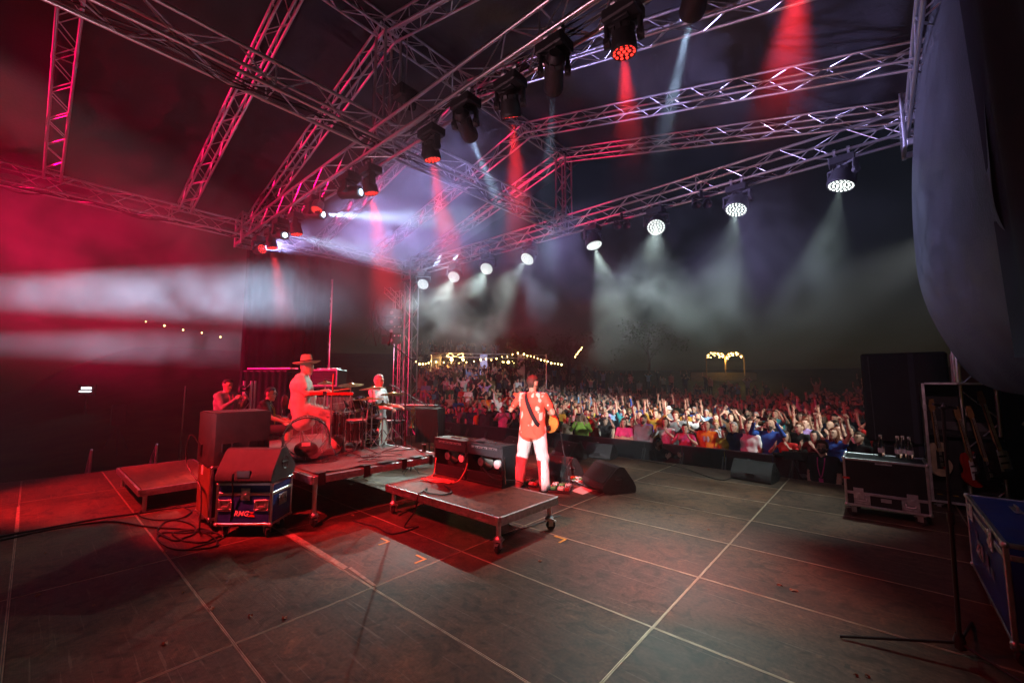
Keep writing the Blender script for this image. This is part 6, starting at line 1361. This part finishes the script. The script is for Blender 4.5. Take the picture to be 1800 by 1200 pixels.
cable('pink extension cable coiled on the amplifier riser', [(-4.9, 3.93, .62), (-4.9, 3.9, .42), (-4.75, 3.75, .388)] + [(-4.55 + .2 * math.cos(t) * (1 + .2 * math.sin(3 * t)), 3.68 + .1 * math.sin(t * 1.1), .39 + .006 * (i % 3)) for i, t in enumerate(np.linspace(0, 16, 30))] + [(-4.3, 3.75, .39), (-4.27, 3.9, .5), (-4.26, 3.95, .62)], .008, PINKC)
cable('black cable hanging off the near edge of the amplifier riser', [(-4.25, 3.55, .40), (-4.0, 3.45, .388), (-3.95, 3.3, .388), (-4.2, 3.22, .388), (-4.35, 3.35, .39), (-4.25, 3.2, .39), (-4.2, 3.11, .38), (-4.22, 3.08, .2), (-4.3, 3.0, .02), fl(735, 925), fl(690, 938), fl(660, 925), fl(620, 915)], .009)
cable('black cable on the floor behind the amplifier riser', [fl(700, 905), fl(760, 880), fl(800, 878), fl(850, 895), fl(905, 930), fl(880, 940), fl(930, 925), fl(985, 905)], .007)
cable('guitar lead from the right amplifier to the guitarist', [(-3.95, 3.93, .6), (-3.7, 3.9, .5), (-3.55, 4.25, .42), (-3.7, 4.8, .02), fl(930, 870)], .006)
cable('black cable along the stage front', [fl(1080, 800), fl(1150, 812), fl(1200, 822), fl(1260, 842), fl(1285, 840), fl(1300, 835)], .008)
for k in range(6):
    x, y = rr.uniform(-6.9, -5.4), rr.uniform(2.5, 4.1); cable('thin black microphone cable on the drum carpet, %s' % ('nearest the corner', 'by the clear bass drum', 'under the floor tom', 'under the hi-hat', 'by the tall stand', 'by the beer')[k], [(x + .3 * rr.uniform(-1, 1), y + .3 * rr.uniform(-1, 1), .622) for _ in range(6)], .005)
def pedalboard(label, c, rz, sc_=1.):
    t = thing('pedalboard', label, 'pedalboard', c, rz, 'pedalboards'); t.scale = (sc_,) * 3; MB().box((0, 0, .03), (.5, .3, .03), ch=.005, rot=Matrix.Rotation(R(8), 3, 'X')).build('board', BLACKM, t)
    for i, (x, y, w_, d_, cc) in enumerate(((-.17, .0, .11, .22, (.5, .12, .03)), (-.03, .06, .08, .12, (.6, .6, .58)), (.08, .06, .08, .12, (.08, .3, .1)), (.18, .06, .08, .12, (.55, .55, .55)), (-.02, -.08, .08, .11, (.05, .25, .08)), (.1, -.08, .09, .11, (.6, .58, .5)), (.2, -.08, .07, .11, (.3, .05, .05)))):
        p = MB().box((x, y, .075 + y * .14), (w_, d_, .05), ch=.006).build('pedal', mat('pedal_paint_%d' % i, cc, .35), t)
        for k in (-1, 1): MB().cyl((x + k * w_ * .25, y + d_ * .25, .1 + y * .14), (x + k * w_ * .25, y + d_ * .25, .118 + y * .14), .008, n=8).build('knob', BLACKP, p)
        MB().cyl((x, y - d_ * .3, .1 + y * .14), (x, y - d_ * .3, .112 + y * .14), .01, n=8).build('footswitch', CHROME, p)
    return t
pedalboard('pedalboard with an orange pedal at the guitarist’s right foot', tuple(atz(978, 862, .0)), R(20)); pedalboard('small dark pedalboard beside the large monitor', tuple(atz(1015, 848, .0)), R(-15), .8)
pedalboard('pedalboard with green pedals under the guitarist’s toes', tuple(atz(930, 852, .0)), R(10), .8)
sp_ = MB().add([tuple(atz(*q, .004)) for q in ((1004, 862), (1022, 854), (1042, 862), (1024, 869))], [(0, 3, 2, 1)]).build('set_list', PAPER, smooth=0); tag(sp_, 'white set list sheet taped to the deck by the large monitor', 'paper')
def strip(name, label, pts, m, cat='tape', group='tape on the deck', h=.0035):
    b = MB().prism([tuple(atz(*q, .0025)) for q in pts], (0, 0, h - .0025)); return tag(b.build(name, m, smooth=0), label, cat, group)
strip('tape', 'beige worn tape strip on the deck seam right of the blue case', [(486, 929), (500, 927), (612, 996), (604, 1000)], BTAPE)
strip('tape', 'lighter continuation of the worn tape strip towards the bottom', [(612, 998), (618, 996), (662, 1028), (655, 1029)], BTAPE)
strip('tape', 'short beige tape strip at the left edge of the deck', [(30, 890), (35, 890), (33, 934), (25, 934)], BTAPE)
for (x, y, lab) in ((985, 945, 'yellow tape corner mark right of the amplifier riser'), (740, 979, 'yellow tape corner mark in the riser’s red shadow'), (677, 949, 'yellow tape corner mark left in the red shadow')):
    b = MB(); p = atz(x, y, 0); b.box((p.x, p.y, .003), (.16, .025, .001)); b.box((p.x + .07, p.y - .0675, .003), (.025, .11, .001)); tag(b.build('tape_mark', YTAPE, smooth=0), lab, 'tape', 'yellow corner marks')
LEAF = mat('dry_leaf', (.26, .16, .09), .8, 0, .4, 30)
spots = [(80, 971), (290, 969), (342, 980), (322, 1040), (290, 1129), (233, 896), (278, 906), (500, 1085), (372, 1068), (165, 1063), (1370, 1027), (1395, 1036), (1525, 1187), (950, 985), (620, 905), (1245, 930), (440, 1081), (66, 1045), (1505, 1185), (1180, 905)]
for i, (x, y) in enumerate(spots):
    p = atz(x, y, .006); a = i * 1.7; b = MB(); s_ = .016 + .011 * (i % 3)
    out = [(p.x + s_ * math.cos(a + t) * (.55 + .45 * abs(math.cos(t * 1.5))), p.y + s_ * math.sin(a + t) * .6, p.z + .008 * math.sin(3 * t + i)) for t in np.linspace(0, 5.6, 9)]
    b.add(out + [(p.x, p.y, p.z + .006)], [(k, (k + 1) % 9, 9) for k in range(9)])
    names = ['left of the long cable', 'at the deck seam by the slack cable', 'right of the slack cable', 'in the middle of the dark left panel', 'low on the left panel', 'beside the cable near the low riser', 'between the cables', 'near the bottom seam', 'above the bottom seam', 'on the far left panel', 'on the brown panel at the right', 'next to the one on the brown panel', 'at the bottom right', 'below the yellow mark', 'under the drum riser', 'on the panel before the right monitor', 'at the crossing of two seams', 'at the left seam', 'beside the long-legged stand', 'in the open middle of the deck']
    tag(b.build('dry_leaf', LEAF, smooth=0), 'scrap of dry leaf %s' % names[i], 'leaf', 'litter on the deck')

# ------------------------------------------------------------------ haze
lo, hi = (-190, -16, -2.6), (150, 175, 8.4)
hz = MB().box([(a + b) / 2 for a, b in zip(lo, hi)], [b - a for a, b in zip(lo, hi)]).build('haze', bpy.data.materials.new('stage_haze'), smooth=0)
tag(hz, 'thin stage haze filling the air', 'haze', kind='stuff')
hm = hz.data.materials[0]; hm.use_nodes = True; nt = hm.node_tree; nt.nodes.remove(nt.nodes['Principled BSDF'])
pv = nt.nodes.new('ShaderNodeVolumePrincipled'); pv.inputs['Color'].default_value = (.93, .95, 1, 1); pv.inputs['Density'].default_value = HAZE; pv.inputs['Anisotropy'].default_value = .15
nt.links.new(pv.outputs[0], nt.nodes['Material Output'].inputs['Volume'])
def smoke(label, lo, hi, dens, scale, thr=(.5, .72), seed=0., step=1.4):
    m = bpy.data.materials.new('drifting_smoke'); m.use_nodes = True; nt = m.node_tree; N = nt.nodes; L = nt.links; N.remove(N['Principled BSDF'])
    c = [(a + b) / 2 for a, b in zip(lo, hi)]; d = [b - a for a, b in zip(lo, hi)]
    o = MB().box((0, 0, 0), d).build('smoke', m, smooth=0, loc=c); tag(o, label, 'smoke', 'drifting smoke', 'stuff')
    tc = N.new('ShaderNodeTexCoord'); nz = N.new('ShaderNodeTexNoise'); nz.inputs['Scale'].default_value = scale; nz.inputs['Detail'].default_value = 2.5; nz.inputs['Roughness'].default_value = .6; nz.inputs['Distortion'].default_value = .8
    mp = N.new('ShaderNodeMapping'); mp.inputs['Location'].default_value = (seed, seed * .7, 0); L.new(tc.outputs['Object'], mp.inputs[0]); L.new(mp.outputs[0], nz.inputs['Vector'])
    mr = N.new('ShaderNodeMapRange'); mr.inputs[1].default_value, mr.inputs[2].default_value = thr; mr.inputs[3].default_value = 0; mr.inputs[4].default_value = dens; L.new(nz.outputs['Fac'], mr.inputs[0])
    # thins out towards the edges of the cloud
    mp2 = N.new('ShaderNodeMapping'); mp2.inputs['Scale'].default_value = [2 / x for x in d]; L.new(tc.outputs['Object'], mp2.inputs[0])
    ln = N.new('ShaderNodeVectorMath'); ln.operation = 'LENGTH'; L.new(mp2.outputs[0], ln.inputs[0])
    ed = N.new('ShaderNodeMapRange'); ed.interpolation_type = 'SMOOTHSTEP'; ed.inputs[1].default_value = 1.0; ed.inputs[2].default_value = .45; L.new(ln.outputs['Value'], ed.inputs[0])
    ml = N.new('ShaderNodeMath'); ml.operation = 'MULTIPLY'; L.new(mr.outputs[0], ml.inputs[0]); L.new(ed.outputs[0], ml.inputs[1])
    pv = N.new('ShaderNodeVolumePrincipled'); pv.inputs['Color'].default_value = (.95, .97, 1, 1); pv.inputs['Anisotropy'].default_value = .15
    L.new(ml.outputs[0], pv.inputs['Density']); L.new(pv.outputs[0], N['Material Output'].inputs['Volume'])
    m.cycles.volume_step_rate = step; m.cycles.volume_sampling = 'MULTIPLE_IMPORTANCE'
    return o
for s in SMOKES: smoke(*s)
